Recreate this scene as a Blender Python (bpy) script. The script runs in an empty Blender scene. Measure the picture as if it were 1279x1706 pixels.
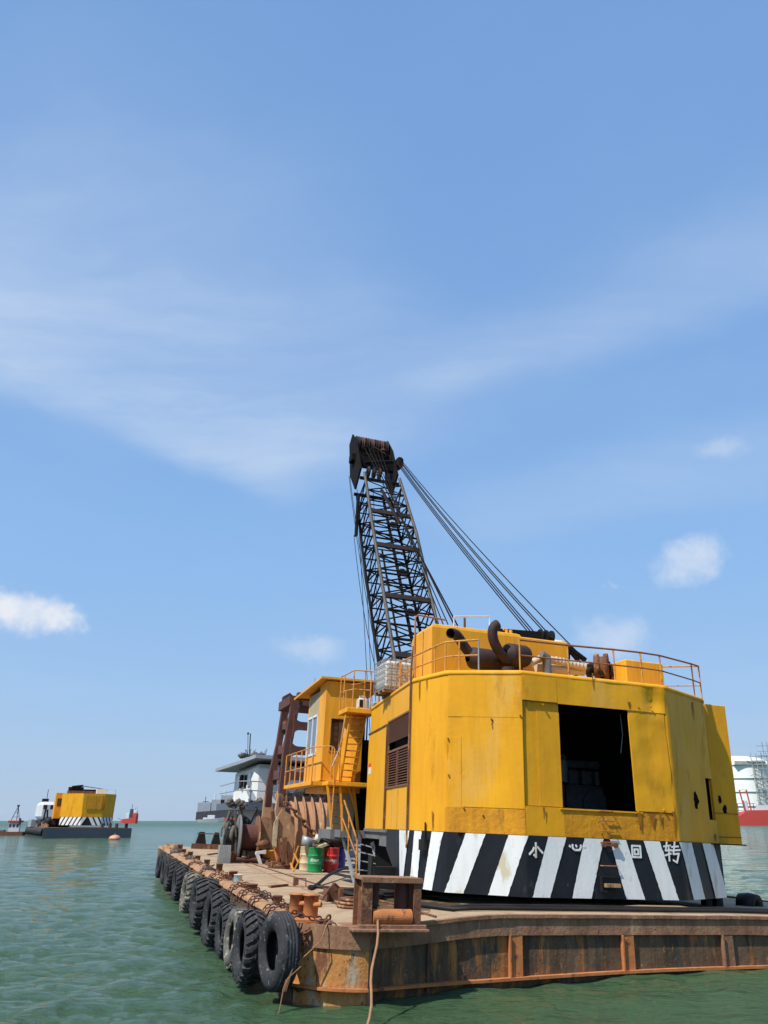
import bpy, bmesh, math, random
import numpy as np
from mathutils import Vector, Matrix, noise
random.seed(7)
SC = bpy.context.scene
COL = SC.collection
R = math.radians

# ------------------------------------------------------------ camera, light, exposure
F_PX = 1280.0
PITCH = math.atan(514/1280)
cam_d = bpy.data.cameras.new('camera'); cam = bpy.data.objects.new('camera', cam_d); COL.objects.link(cam)
cam.location = (0, 0, 3.0); cam.rotation_euler = (math.pi/2 + PITCH, 0, 0)
cam_d.sensor_fit = 'VERTICAL'; cam_d.sensor_height = 36; cam_d.lens = 36*F_PX/1706
cam_d.clip_start = 0.1; cam_d.clip_end = 60000
SC.camera = cam

UP = Vector((0.0401, 0.0090, 1)).normalized()
_a = R(-18.5)
E2 = Vector((math.sin(_a), math.cos(_a), 0)); E2 = (E2 - UP*E2.dot(UP)).normalized()
E1 = E2.cross(UP)
ORG = Vector((-0.3, 15.6, 0))
BM = Matrix(((E1.x, E2.x, UP.x, ORG.x), (E1.y, E2.y, UP.y, ORG.y), (E1.z, E2.z, UP.z, ORG.z), (0, 0, 0, 1)))
SUN = (-0.57*E1 - 0.24*E2 + 0.785*UP).normalized()
SUN_EL = math.asin(SUN.z); SUN_AZ = math.atan2(SUN.x, SUN.y)

world = bpy.data.worlds.new('World'); SC.world = world; world.use_nodes = True
nt = world.node_tree; N = nt.nodes; L = nt.links; N.clear()
def wn(t, **k):
    n = N.new(t)
    for a, b in k.items(): setattr(n, a, b)
    return n
sky = wn('ShaderNodeTexSky', sky_type='NISHITA'); sky.sun_disc = False
sky.sun_elevation = SUN_EL; sky.sun_rotation = SUN_AZ
sky.altitude = 0; sky.air_density = 1.0; sky.dust_density = 0.6; sky.ozone_density = 3.0
tint = wn('ShaderNodeMixRGB', blend_type='MULTIPLY'); tint.inputs[0].default_value = 1; tint.inputs[2].default_value = (1.04, 1.0, 1.0, 1)
L.new(sky.outputs[0], tint.inputs[1])
_tc = wn('ShaderNodeTexCoord'); _sp = wn('ShaderNodeSeparateXYZ'); L.new(_tc.outputs['Generated'], _sp.inputs[0])
rmp = wn('ShaderNodeValToRGB'); L.new(_sp.outputs[2], rmp.inputs[0]); cr_ = rmp.color_ramp
cr_.elements[0].position = 0.0; cr_.elements[0].color = (.43, .58, .77, 1); cr_.elements[1].position = 1.0; cr_.elements[1].color = (.20, .37, .70, 1)
for pos_, c_ in ((.06, (.41, .585, .82)), (.14, (.36, .575, .88)), (.30, (.285, .52, .89)), (.55, (.225, .43, .81)), (.82, (.195, .385, .745))):
    e_ = cr_.elements.new(pos_); e_.color = (*c_, 1)
up10 = wn('ShaderNodeVectorMath', operation='SCALE'); up10.inputs['Scale'].default_value = 10; L.new(rmp.outputs[0], up10.inputs[0])
blend = wn('ShaderNodeMixRGB'); blend.inputs[0].default_value = .88; L.new(tint.outputs[0], blend.inputs[1]); L.new(up10.outputs[0], blend.inputs[2])
tc = wn('ShaderNodeTexCoord')
def vm(op, a, b=None):
    n = wn('ShaderNodeVectorMath', operation=op)
    for i, s in enumerate((a, b)):
        if s is None: continue
        if isinstance(s, (tuple, list)): n.inputs[i].default_value = s
        else: L.new(s, n.inputs[i])
    return n
def mt(op, a, b=None, clamp=False):
    n = wn('ShaderNodeMath', operation=op, use_clamp=clamp)
    for i, s in enumerate((a, b)):
        if s is None: continue
        if isinstance(s, (int, float)): n.inputs[i].default_value = s
        else: L.new(s, n.inputs[i])
    return n.outputs[0]
def mrange(v, a, b, c, d):
    n = wn('ShaderNodeMapRange', interpolation_type='SMOOTHSTEP'); L.new(v, n.inputs[0])
    for i, x in enumerate((a, b, c, d)): n.inputs[i+1].default_value = x
    return n.outputs[0]
def wnoise(vec, scale, detail=6, rough=.6):
    n = wn('ShaderNodeTexNoise'); L.new(vec, n.inputs['Vector']); n.inputs['Scale'].default_value = scale
    n.inputs['Detail'].default_value = detail; n.inputs['Roughness'].default_value = rough
    return n
D = tc.outputs['Generated']
sep = wn('ShaderNodeSeparateXYZ'); L.new(D, sep.inputs[0])
zc = mt('ADD', mt('MAXIMUM', sep.outputs[2], 0.0), 0.06)
cmb = wn('ShaderNodeCombineXYZ'); L.new(mt('DIVIDE', sep.outputs[0], zc), cmb.inputs[0]); L.new(mt('DIVIDE', sep.outputs[1], zc), cmb.inputs[1])
P2 = cmb.outputs[0]            # position on a flat cloud layer
def ray(u, v):
    x = (u-639.5)/F_PX; y = (853-v)/F_PX
    return Vector((x, math.cos(PITCH)-y*math.sin(PITCH), math.sin(PITCH)+y*math.cos(PITCH)))
def layer(u, v):
    d = ray(u, v).normalized(); return (d.x/(d.z+.06), d.y/(d.z+.06))
warp = wnoise(P2, .9, 5, .6)
P2w = vm('ADD', P2, vm('SCALE', vm('SUBTRACT', warp.outputs['Color'], (.5, .5, .5)).outputs[0]).outputs[0])
P2w.inputs[1].node if False else None
sc_node = [n for n in N if n.bl_idname == 'ShaderNodeVectorMath' and n.operation == 'SCALE'][-1]; sc_node.inputs['Scale'].default_value = .55
P2w = P2w.outputs[0]
def band(a, b, w0, w1, ext, strength):
    (ax, ay), (bx, by) = layer(*a), layer(*b)
    dx, dy = bx-ax, by-ay; ln = math.hypot(dx, dy); dx /= ln; dy /= ln
    rel = vm('SUBTRACT', P2w, (ax, ay, 0)).outputs[0]
    al = vm('DOT_PRODUCT', rel, (dx, dy, 0)).outputs['Value']
    ac = vm('DOT_PRODUCT', rel, (-dy, dx, 0)).outputs['Value']
    m = mt('MULTIPLY', mrange(ac, -w0, 0, 0, 1), mrange(ac, 0, w1, 1, 0))
    m = mt('MULTIPLY', m, mrange(al, -ext*ln, 0, 0, 1)); m = mt('MULTIPLY', m, mrange(al, ln, ln*(1+ext), 1, 0))
    return mt('MULTIPLY', m, strength)
masks = [band((-150, 520), (430, 790), 1.0, .20, .35, .62), band((800, 630), (1400, 400), .30, .16, .3, .36),
         band((820, 860), (1279, 770), .35, .35, .4, .24), band((60, 640), (560, 540), .5, .5, .4, .12)]
st = wn('ShaderNodeMapping'); L.new(P2w, st.inputs[0]); st.inputs['Rotation'].default_value = (0, 0, R(-38)); st.inputs['Scale'].default_value = (.6, 2.0, 1)
wisp = wnoise(st.outputs[0], 1.5, 12, .66)
cir = mt('ADD', mt('ADD', masks[0], masks[1]), mt('ADD', masks[2], masks[3]))
cir = mt('MULTIPLY', cir, mrange(wisp.outputs['Fac'], .25, .75, .38, 1.12))
base_w = wnoise(P2w, .55, 6, .6)
cir = mt('ADD', cir, mt('MULTIPLY', mrange(base_w.outputs['Fac'], .42, .75, 0, 1), .12))
pn = wnoise(D, 20, 9, .66)
pdis = vm('SUBTRACT', pn.outputs['Color'], (.5, .5, .5)).outputs[0]
Dn = vm('MULTIPLY', pdis, (.09, .09, .05)).outputs[0]
Dd = vm('ADD', D, Dn).outputs[0]
pf = wnoise(D, 34, 5, .55)
puff_total = None
for (u, v, rx, ry, s) in ((25, 1020, 62, 30, 1.0), (95, 1030, 42, 24, .95), (515, 1080, 62, 23, .36), (1150, 930, 46, 36, .62), (1110, 945, 30, 26, .3), (1015, 1062, 58, 34, .42), (1208, 742, 40, 20, .26), (1015, 975, 10, 8, .18)):
    c = ray(u, v).normalized()
    r = vm('SUBTRACT', Dd, tuple(c)).outputs[0]
    kx = F_PX/rx; kz = F_PX/ry
    r = vm('MULTIPLY', r, (kx, kx*.5, kz)).outputs[0]
    ln = vm('LENGTH', r).outputs['Value']
    m = mt('MULTIPLY', mrange(ln, .25, 1.25, 1, 0), s)
    puff_total = m if puff_total is None else mt('MAXIMUM', puff_total, m)
puff = mt('MULTIPLY', puff_total, mrange(pf.outputs['Fac'], .2, .65, .5, 1.0))
mx = wn('ShaderNodeMixRGB'); L.new(mt('MINIMUM', cir, .9), mx.inputs[0]); L.new(blend.outputs[0], mx.inputs[1]); mx.inputs[2].default_value = (5.9, 7.1, 8.9, 1)
mx2 = wn('ShaderNodeMixRGB'); L.new(mt('MINIMUM', puff, .95), mx2.inputs[0]); L.new(mx.outputs[0], mx2.inputs[1]); mx2.inputs[2].default_value = (8.3, 8.6, 9.2, 1)
bg = wn('ShaderNodeBackground'); L.new(mx2.outputs[0], bg.inputs[0]); bg.inputs[1].default_value = 0.087
wo = wn('ShaderNodeOutputWorld'); L.new(bg.outputs[0], wo.inputs[0])

sd = bpy.data.lights.new('sun', 'SUN'); sd.energy = 5.0; sd.angle = R(.53); sd.color = (1, .95, .87)
so = bpy.data.objects.new('sun', sd); COL.objects.link(so); so.rotation_euler = SUN.to_track_quat('Z', 'Y').to_euler()
SC.view_settings.view_transform = 'Standard'; SC.view_settings.look = 'None'
SC.view_settings.exposure = 0.2; SC.view_settings.gamma = 1; SC.view_settings.use_curve_mapping = False

# ------------------------------------------------------------ measuring helpers (a photo ray met with a real plane of the barge or the world)
BI = BM.inverted(); CAMB = BI @ Vector((0, 0, 3)); BR = BI.to_3x3()
def hit(u, v, axis, val):
    r = BR @ ray(u, v); t = (val-CAMB[axis])/r[axis]; return CAMB + r*t
def hx(u, v, x): return hit(u, v, 0, x)
def hy(u, v, y): return hit(u, v, 1, y)
def hz(u, v, z=1.22): return hit(u, v, 2, z)
def wz(u, v, z=0.0):
    r = ray(u, v); t = (z-3)/r.z; return Vector((0, 0, 3)) + r*t
def wy(u, v, y):
    r = ray(u, v); return Vector((0, 0, 3)) + r*(y/r.y)

# ------------------------------------------------------------ materials
def mat(name, c1, c2=None, scale=3, c3=None, t3=.62, w3=.08, s3=2.2, streak=1.0, streak3=1.0, rough=.6, metal=0.0, bump=.15, bscale=25, spec=.4, c4=None, t4=.6, s4=9, dust=None, fine=0.0, fc=None, chips=None, ct=.68):
    m = bpy.data.materials.new(name); m.use_nodes = True
    n = m.node_tree.nodes; l = m.node_tree.links; b = n['Principled BSDF']
    b.inputs['Roughness'].default_value = rough; b.inputs['Metallic'].default_value = metal; b.inputs['Specular IOR Level'].default_value = spec
    c2 = c2 or tuple(x*.75 for x in c1)
    t = n.new('ShaderNodeTexCoord')
    def nz(sc, st=1.0, det=7, off=0, ro=.6):
        mp = n.new('ShaderNodeMapping'); l.new(t.outputs['Object'], mp.inputs[0]); mp.inputs['Scale'].default_value = (1, 1, 1/st); mp.inputs['Location'].default_value = (off, off*1.7, off*.4)
        x = n.new('ShaderNodeTexNoise'); l.new(mp.outputs[0], x.inputs['Vector']); x.inputs['Scale'].default_value = sc; x.inputs['Detail'].default_value = det; x.inputs['Roughness'].default_value = ro
        return x.outputs['Fac']
    def rng(v, a, bb, lo=0, hi=1):
        r = n.new('ShaderNodeMapRange'); l.new(v, r.inputs[0])
        for i, q in enumerate((a, bb, lo, hi)): r.inputs[i+1].default_value = q
        return r.outputs[0]
    def mix(f, a, bb):
        x = n.new('ShaderNodeMixRGB'); l.new(f, x.inputs[0])
        for i, q in ((1, a), (2, bb)):
            if isinstance(q, tuple): x.inputs[i].default_value = (*q, 1)
            else: l.new(q, x.inputs[i])
        return x.outputs[0]
    c = mix(rng(nz(scale, streak), .3, .7), c1, c2)
    rf = None
    if c4: c = mix(rng(nz(s4, streak3, off=11), t4, t4+.1), c, c4)
    if c3:
        f = rng(nz(s3, streak3, 9, 5, .68), t3, t3+w3); c = mix(f, c, c3); rf = f
    if fine:
        c = mix(rng(nz(7, 9, 8, 21, .65), .45, .7, 0, fine), c, fc or tuple(x*.45 for x in c2)); c = mix(rng(nz(2.2, 5, 8, 31, .7), .5, .72, 0, fine*.8), c, fc or tuple(x*.5 for x in c1))
    if chips: c = mix(rng(nz(17, 1.5, 8, 41, .7), ct, ct+.02), c, chips)
    if dust:   # pale dust lying on upward faces
        g = n.new('ShaderNodeNewGeometry'); sx = n.new('ShaderNodeSeparateXYZ'); l.new(g.outputs['Normal'], sx.inputs[0])
        f = n.new('ShaderNodeMath'); f.operation = 'MULTIPLY'; l.new(rng(sx.outputs[2], .5, 1, 0, .6), f.inputs[0]); l.new(rng(nz(4, off=3), .35, .65), f.inputs[1])
        c = mix(f.outputs[0], c, dust)
    l.new(c, b.inputs['Base Color'])
    if rf:
        q = rng(rf, 0, 1, rough, min(1, rough+.3)); l.new(q, b.inputs['Roughness'])
        if metal: l.new(rng(rf, 0, 1, metal, 0), b.inputs['Metallic'])
    if bump:
        bp = n.new('ShaderNodeBump'); bp.inputs['Strength'].default_value = bump; bp.inputs['Distance'].default_value = .02
        l.new(nz(bscale, 1, 8, 2), bp.inputs['Height']); l.new(bp.outputs[0], b.inputs['Normal'])
    return m
M = {}
M['yellow'] = mat('yellow_paint', (.77, .375, .013), (.66, .30, .012), .8, (.33, .145, .012), .575, .16, 1.1, 1.6, 3.2, .5, 0, .3, 7, .2, c4=(.70, .37, .055), t4=.57, s4=.9, fine=.17, fc=(.30, .125, .012), chips=(.16, .07, .03), ct=.715)
M['yellow2'] = mat('yellow_orange_paint', (.80, .375, .025), (.70, .30, .02), 1.3, (.25, .11, .03), .66, .1, 3.0, 2, 3, .5, 0, .15, 14, .2, fine=.25, fc=(.32, .12, .015), chips=(.2, .08, .03), ct=.72)
M['yellow_rough'] = mat('weathered_yellow_paint', (.66, .30, .014), (.50, .21, .012), 2.4, (.22, .10, .03), .61, .1, 2.2, 1.5, 3.5, .6, 0, 1.0, 9, .2, fine=.35, fc=(.22, .09, .02), chips=(.2, .09, .03), ct=.70)
M['rail'] = mat('railing_yellow_rust', (.62, .30, .05), (.50, .21, .05), 5, (.22, .07, .03), .56, .06, 6, 1, 1, .6, 0, .2, 30)
M['railrust'] = mat('rusty_rail', (.33, .14, .05), (.24, .08, .04), 6, (.60, .32, .06), .62, .04, 9, 1, 1, .7, 0, .2, 30)
M['white'] = mat('white_stripe_paint', (.76, .78, .76), (.66, .69, .68), 2.5, (.32, .17, .06), .635, .05, 3.0, 2.5, 2.5, .55, 0, .25, 16, .2, c4=(.55, .50, .36), t4=.58, s4=2.4, fine=.15, chips=(.25, .12, .05), ct=.67)
M['black'] = mat('black_stripe_paint', (.007, .009, .013), (.015, .017, .022), 2.5, (.13, .10, .08), .68, .06, 4, 2.2, 3, .45, 0, .3, 16, c4=(.045, .05, .058), t4=.60, s4=3, spec=.25, chips=(.14, .10, .07), ct=.70)
M['rust'] = mat('rust_brown', (.23, .105, .055), (.12, .052, .032), 4, (.42, .25, .12), .575, .06, 4, 1.5, 2, .9, 0, .9, 18, .2, fine=.4, chips=(.06, .03, .02), ct=.61)
M['rust_red'] = mat('dark_red_rust', (.115, .043, .031), (.07, .028, .022), 2.5, (.22, .095, .05), .60, .1, 3, 1.5, 2, .8, 0, .4, 18)
M['rust_orange'] = mat('orange_rust', (.52, .19, .055), (.36, .13, .045), 4, (.17, .065, .04), .57, .06, 6, 1, 1.5, .85, 0, .4, 22)
M['rust_tan'] = mat('tan_rust', (.40, .24, .12), (.26, .13, .065), 3, (.15, .07, .04), .58, .08, 5, 1.5, 2, .85, 0, .6, 16)
M['grab'] = mat('grab_steel', (.44, .25, .135), (.32, .165, .09), 2, (.60, .45, .26), .60, .08, 2.2, 2, 2.5, .75, 0, .35, 14)
M['hull'] = mat('rusted_hull', (.17, .115, .07), (.10, .06, .035), 2.2, (.40, .17, .055), .545, .07, 1.9, 2.5, 5, .85, 0, .9, 9, .2, c4=(.055, .055, .045), t4=.52, s4=2.6, fine=.75, chips=(.40, .19, .07), ct=.62)
M['rim'] = mat('rusted_rim', (.34, .19, .11), (.20, .10, .06), 2.2, (.45, .27, .15), .57, .08, 2.6, 1.5, 2.5, .85, 0, .9, 12, .2, fine=.45, chips=(.13, .055, .035), ct=.62)
M['corner'] = mat('orange_rusted_corner', (.60, .27, .065), (.42, .19, .07), 2.2, (.17, .075, .04), .55, .07, 2.6, 2.5, 3, .85, 0, .9, 12, .2, c4=(.42, .36, .27), t4=.54, s4=3.2, fine=.5, chips=(.13, .06, .035), ct=.60)
M['deck'] = mat('deck_plating', (.43, .32, .205), (.31, .22, .135), .8, (.22, .13, .075), .56, .16, .6, 1, 1, .9, 0, .5, 14, c4=(.27, .19, .125), t4=.54, s4=2.2, chips=(.17, .11, .07), ct=.64)
M['oil'] = mat('oily_deck_stain', (.16, .10, .05), (.07, .045, .025), 1.5, (.30, .21, .12), .55, .1, 1.2, 1, 1, .28, 0, .2, 10)
M['dark'] = mat('dark_oily_steel', (.010, .010, .010), (.022, .018, .015), 4, None, rough=.6, bump=.2, spec=.25)
M['void'] = mat('shade_black', (.004, .004, .005), (.007, .007, .008), 3, None, rough=.95, bump=.1, spec=.1)  # near-black base colour stands in for the shade of enclosed spaces
M['boomd'] = mat('black_boom_paint', (.008, .008, .009), (.016, .013, .012), 4, (.10, .045, .03), .64, .08, 6, 1, 1, .8, 0, .3, 30, spec=.08)
M['beamrust'] = mat('brown_black_beam', (.035, .018, .014), (.016, .012, .011), 3, (.13, .06, .035), .60, .08, 5, 1, 1, .7, 0, .3, 25, .25)
M['engine'] = mat('greasy_engine_grey', (.10, .105, .11), (.05, .05, .052), 5, (.12, .07, .04), .6, .1, 6, rough=.45, bump=.2)
M['chord'] = mat('sunlit_chord_tan', (.105, .085, .068), (.045, .038, .034), 3, (.17, .10, .055), .58, .1, 3, 1, 1, .6, 0, .3, 30)  # tan of the sunlit chords put into the base colour
M['rope'] = mat('steel_rope', (.010, .009, .009), (.02, .016, .014), 8, None, rough=.8, bump=0, spec=.05)
M['hemp'] = mat('brown_rope', (.38, .20, .10), (.26, .13, .07), 10, None, rough=.9, bump=.6, bscale=80)
M['rubber'] = mat('tyre_rubber', (.018, .020, .024), (.042, .043, .046), 3, (.15, .14, .12), .60, .1, 3.4, 1, 1, .8, 0, .9, 14, .25, dust=(.11, .105, .095), chips=(.20, .19, .17), ct=.61)
M['rubber2'] = mat('muddy_tyre_rubber', (.06, .06, .055), (.13, .125, .11), 4, (.38, .33, .23), .52, .1, 5, 1, 1, .85, 0, .6, 16)
M['galv'] = mat('galvanised_steel', (.34, .36, .38), (.24, .25, .26), 6, (.22, .13, .08), .66, .06, 8, 1, 1, .5, .3, .1, 30)
M['grey'] = mat('weathered_grey_steel', (.17, .17, .17), (.10, .10, .105), 3, (.20, .13, .08), .6, .1, 4, 2, 3, .7, 0, .3, 18)
M['beige'] = mat('beige_panel', (.46, .39, .26), (.36, .30, .20), 3, (.22, .17, .11), .64, .1, 5, 3, 4, .7, 0, .1, 20)
M['dhwhite'] = mat('deckhouse_white', (.78, .78, .73), (.66, .66, .62), 1.2, (.26, .19, .13), .68, .08, 2, 3, 4, .6, 0, .1, 20)
M['dhroof'] = mat('deckhouse_roof_grey', (.30, .32, .36), (.24, .26, .29), 2, None, rough=.7, bump=.1)
M['dhblue'] = mat('slate_blue_paint', (.10, .12, .16), (.07, .08, .11), 3, (.15, .09, .06), .66, .1, 4, 1, 2, .6, 0, .2, 20)
M['plastic'] = mat('white_plastic', (.60, .57, .50), (.50, .46, .38), 3, (.35, .24, .16), .62, .15, 3, 1, 1, .4, 0, .05, 20)
M['pipe'] = mat('cream_pipe_lagging', (.62, .52, .40), (.50, .40, .30), 6, (.25, .16, .1), .66, .08, 7, 1, 1, .7, 0, .4, 40)
M['exhaust'] = mat('burnt_exhaust', (.055, .024, .02), (.022, .014, .013), 3, (.15, .06, .04), .6, .1, 5, 1, 1, .75, 0, .3, 25)
M['green'] = mat('green_drum_paint', (.012, .26, .075), (.01, .20, .06), 4, (.10, .08, .04), .72, .04, 9, 1, 1, .35, 0, .1, 20)
M['red'] = mat('red_drum_paint', (.68, .05, .04), (.56, .04, .035), 4, (.15, .05, .03), .72, .04, 9, 1, 1, .35, 0, .1, 20)
M['blue'] = mat('blue_drum_paint', (.02, .03, .25), (.015, .02, .16), 4, None, rough=.35, bump=.1)
M['lightblue'] = mat('light_blue_label', (.06, .30, .46), (.2, .42, .5), 12, None, rough=.5, bump=0)
M['drumwhite'] = mat('drum_lettering', (.72, .74, .70), None, 8, None, rough=.4, bump=0)
M['cream'] = mat('cream_drum', (.56, .46, .28), (.42, .33, .2), 5, (.16, .12, .09), .55, .1, 5, 1, 1, .5, 0, .2, 20)
M['orangeb'] = mat('orange_bucket', (.62, .26, .03), (.5, .2, .03), 5, None, rough=.5, bump=.05)
M['glass'] = mat('window_glass', (.10, .13, .16), (.12, .15, .18), 1, None, rough=.06, spec=.8, bump=0)
M['glassd'] = mat('dark_window_glass', (.05, .025, .02), (.03, .02, .018), 1, None, rough=.08, spec=.7, bump=0)
M['frame'] = mat('white_window_frame', (.72, .74, .74), None, 5, None, rough=.4, bump=0)
M['mesh'] = mat('rusty_mesh', (.20, .09, .05), (.13, .06, .04), 8, None, rough=.8, bump=0)
M['net'] = mat('dusty_netting', (.15, .13, .105), (.07, .06, .05), 6, None, rough=.9, bump=.6)
M['hullblue'] = mat('far_hull_blue', (.03, .05, .075), (.05, .06, .07), .3, (.09, .06, .045), .62, .1, .5, 1, 3, .6, 0, 0)
M['shipred'] = mat('ship_red', (.50, .055, .04), (.42, .05, .04), .1, None, rough=.6, bump=0)
M['shipdark'] = mat('ship_dark_hull', (.02, .02, .03), (.03, .03, .035), .1, None, rough=.6, bump=0)
M['shipwhite'] = mat('ship_white', (.62, .64, .66), (.52, .55, .58), .1, None, rough=.6, bump=0)
M['shipgrey'] = mat('ship_grey', (.30, .33, .37), (.24, .26, .29), .1, None, rough=.6, bump=0)
M['tank'] = mat('storage_tank_white', (.80, .82, .78), (.74, .76, .72), .05, None, rough=.6, bump=0)
M['steelpale'] = mat('pale_pipework', (.36, .38, .36), (.26, .28, .26), .3, None, rough=.6, bump=0)
M['buoy'] = mat('buoy_orange', (.60, .22, .12), (.5, .3, .2), 2, None, rough=.5, bump=0)

# ------------------------------------------------------------ mesh building
V = Vector
class G:
    def __init__(s): s.v = []; s.f = []; s.m = []; s.sm = []
    def add(s, vs, fs, mi=0, smooth=False):
        o = len(s.v); s.v += [V(x) for x in vs]
        for f in fs: s.f.append([i+o for i in f]); s.m.append(mi); s.sm.append(smooth)
    def box(s, a, b, mi=0):
        (x0, y0, z0), (x1, y1, z1) = a, b
        s.add([(x0,y0,z0),(x1,y0,z0),(x1,y1,z0),(x0,y1,z0),(x0,y0,z1),(x1,y0,z1),(x1,y1,z1),(x0,y1,z1)],
              [(0,3,2,1),(4,5,6,7),(0,1,5,4),(1,2,6,5),(2,3,7,6),(3,0,4,7)], mi)
    def cbox(s, a, b, c=.03, mi=0, mtx=None):     # box with chamfered edges
        pts = []
        lo = [min(p, q) for p, q in zip(a, b)]; hi = [max(p, q) for p, q in zip(a, b)]
        for ix in (0, 1):
            for iy in (0, 1):
                for iz in (0, 1):
                    p = [(lo, hi)[i][k] for k, i in enumerate((ix, iy, iz))]
                    sg = [1 if i == 0 else -1 for i in (ix, iy, iz)]
                    for k in range(3):
                        q = [p[j] + (0 if j == k else sg[j]*c) for j in range(3)]; pts.append(q)
        s.hull(pts, mi, mtx)
    def hull(s, pts, mi=0, mtx=None):
        bm = bmesh.new()
        for p in pts: bm.verts.new(mtx @ V(p) if mtx else p)
        bmesh.ops.convex_hull(bm, input=bm.verts)
        bm.verts.index_update()
        vs = [v.co.copy() for v in bm.verts]; s.add(vs, [[v.index for v in f.verts] for f in bm.faces], mi); bm.free()
    def prism(s, poly, ext, mi=0):
        n = len(poly); e = V(ext); p = [V(q) for q in poly]
        s.add(p + [q+e for q in p], [list(range(n))[::-1], [i+n for i in range(n)]] + [(i, (i+1) % n, (i+1) % n+n, i+n) for i in range(n)], mi)
    def beam(s, a, b, w=.1, h=None, up=(0, 0, 1), mi=0):
        a = V(a); b = V(b); h = h or w; d = (b-a).normalized(); u = V(up)
        if abs(d.dot(u)) > .98: u = V((0, 1, 0))
        x = d.cross(u).normalized()*w/2; y = x.cross(d).normalized()*h/2
        s.add([a-x-y, a+x-y, a+x+y, a-x+y, b-x-y, b+x-y, b+x+y, b-x+y], [(0,1,2,3),(7,6,5,4),(0,4,5,1),(1,5,6,2),(2,6,7,3),(3,7,4,0)], mi)
    def tube(s, pts, r=.03, n=8, mi=0, caps=True, closed=False, smooth=True):
        pts = [V(p) for p in pts]; k = len(pts); rs = r if isinstance(r, (list, tuple)) else [r]*k
        ds = []
        for i in range(k):
            if closed: d = pts[(i+1) % k]-pts[i-1]
            else: d = pts[min(i+1, k-1)]-pts[max(i-1, 0)]
            ds.append(d.normalized())
        u = V((0, 0, 1)) if abs(ds[0].z) < .9 else V((0, 1, 0))
        u = (u-ds[0]*u.dot(ds[0])).normalized(); vs = []
        for i in range(k):
            u = (u-ds[i]*u.dot(ds[i])).normalized(); w = ds[i].cross(u)
            for j in range(n):
                a = 2*math.pi*j/n; vs.append(pts[i]+(u*math.cos(a)+w*math.sin(a))*rs[i])
        fs = []; rng = k if closed else k-1
        for i in range(rng):
            i2 = (i+1) % k
            for j in range(n): fs.append((i*n+j, i*n+(j+1) % n, i2*n+(j+1) % n, i2*n+j))
        s.add(vs, fs, mi, smooth)
        if caps and not closed: s.add(vs[:n], [list(range(n))[::-1]], mi); s.add(vs[-n:], [list(range(n))], mi)
    def lathe(s, prof, base=(0, 0, 0), axis=(0, 0, 1), n=24, mi=0, smooth=True, closed=False):
        ax = V(axis).normalized(); u = V((1, 0, 0)) if abs(ax.x) < .9 else V((0, 1, 0)); u = (u-ax*u.dot(ax)).normalized(); w = ax.cross(u); b = V(base)
        vs = []
        for (r, h) in prof:
            for j in range(n):
                a = 2*math.pi*j/n; vs.append(b+ax*h+(u*math.cos(a)+w*math.sin(a))*r)
        fs = []; k = len(prof)
        for i in range(k if closed else k-1):
            i2 = (i+1) % k
            for j in range(n): fs.append((i*n+j, i*n+(j+1) % n, i2*n+(j+1) % n, i2*n+j))
        s.add(vs, fs, mi, smooth)
    def cyl(s, base, r, h, axis=(0, 0, 1), n=20, mi=0): s.lathe([(0, 0), (r, 0), (r, h), (0, h)], base, axis, n, mi, False)
    def blob(s, c, r, mi=0, rough=.25, sub=2, flat=1.0, seed=0):
        bm = bmesh.new(); bmesh.ops.create_icosphere(bm, subdivisions=sub, radius=1); bm.verts.index_update()
        vs = []
        for v in bm.verts:
            k = 1+rough*noise.noise(v.co*1.8+V((seed*3.1, seed, 0))) + rough*.5*noise.noise(v.co*5+V((seed, 0, seed)))
            q = v.co*k; rr = r if isinstance(r, (tuple, list)) else (r, r, r*flat)
            vs.append(V(c)+V((q.x*rr[0], q.y*rr[1], q.z*rr[2])))
        s.add(vs, [[v.index for v in f.verts] for f in bm.faces], mi, True); bm.free()
    def mesh(s, name, mats, org=V((0, 0, 0))):
        me = bpy.data.meshes.new(name); me.from_pydata([v-org for v in s.v], [], s.f)
        for m in (mats if isinstance(mats, (list, tuple)) else [mats]): me.materials.append(M[m] if isinstance(m, str) else m)
        me.polygons.foreach_set('material_index', s.m); me.polygons.foreach_set('use_smooth', s.sm)
        bm = bmesh.new(); bm.from_mesh(me); bmesh.ops.recalc_face_normals(bm, faces=bm.faces); bm.to_mesh(me); bm.free(); me.update()
        return me
ORGS = {}
def put(name, me, parent=None, loc=None):
    o = bpy.data.objects.new(name, me); COL.objects.link(o)
    if parent: o.parent = parent; ORGS[o] = ORGS.get(parent, V((0, 0, 0)))
    if loc is not None: o.location = loc
    return o
def part(name, g, mats, parent):
    return put(name, g.mesh(name, mats, ORGS[parent]), parent)
def thing(name, label, cat, loc=(0, 0, 0), group=None, frame=BM):
    o = bpy.data.objects.new(name, None); COL.objects.link(o); o.empty_display_size = .3
    o.matrix_world = frame @ Matrix.Translation(V(loc)); ORGS[o] = V(loc)
    o['label'] = label; o['category'] = cat
    if group: o['group'] = group
    return o
def solo(name, g, mats, label, cat, loc=None, group=None, frame=BM):
    if loc is None:
        n = len(g.v); c = sum((v for v in g.v), V((0, 0, 0)))/n; loc = V((c.x, c.y, min(v.z for v in g.v)))
    loc = V(loc); o = put(name, g.mesh(name, mats, loc)); o.matrix_world = frame @ Matrix.Translation(loc)
    o['label'] = label; o['category'] = cat
    if group: o['group'] = group
    return o
def struct(o, kind='structure'): o['kind'] = kind; return o
def sub(a, b, n): return [V(a).lerp(V(b), i/n) for i in range(n+1)]
def sag(a, b, n, s): return [V(a).lerp(V(b), i/n)-V((0, 0, 4*s*(i/n)*(1-i/n))) for i in range(n+1)]

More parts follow.
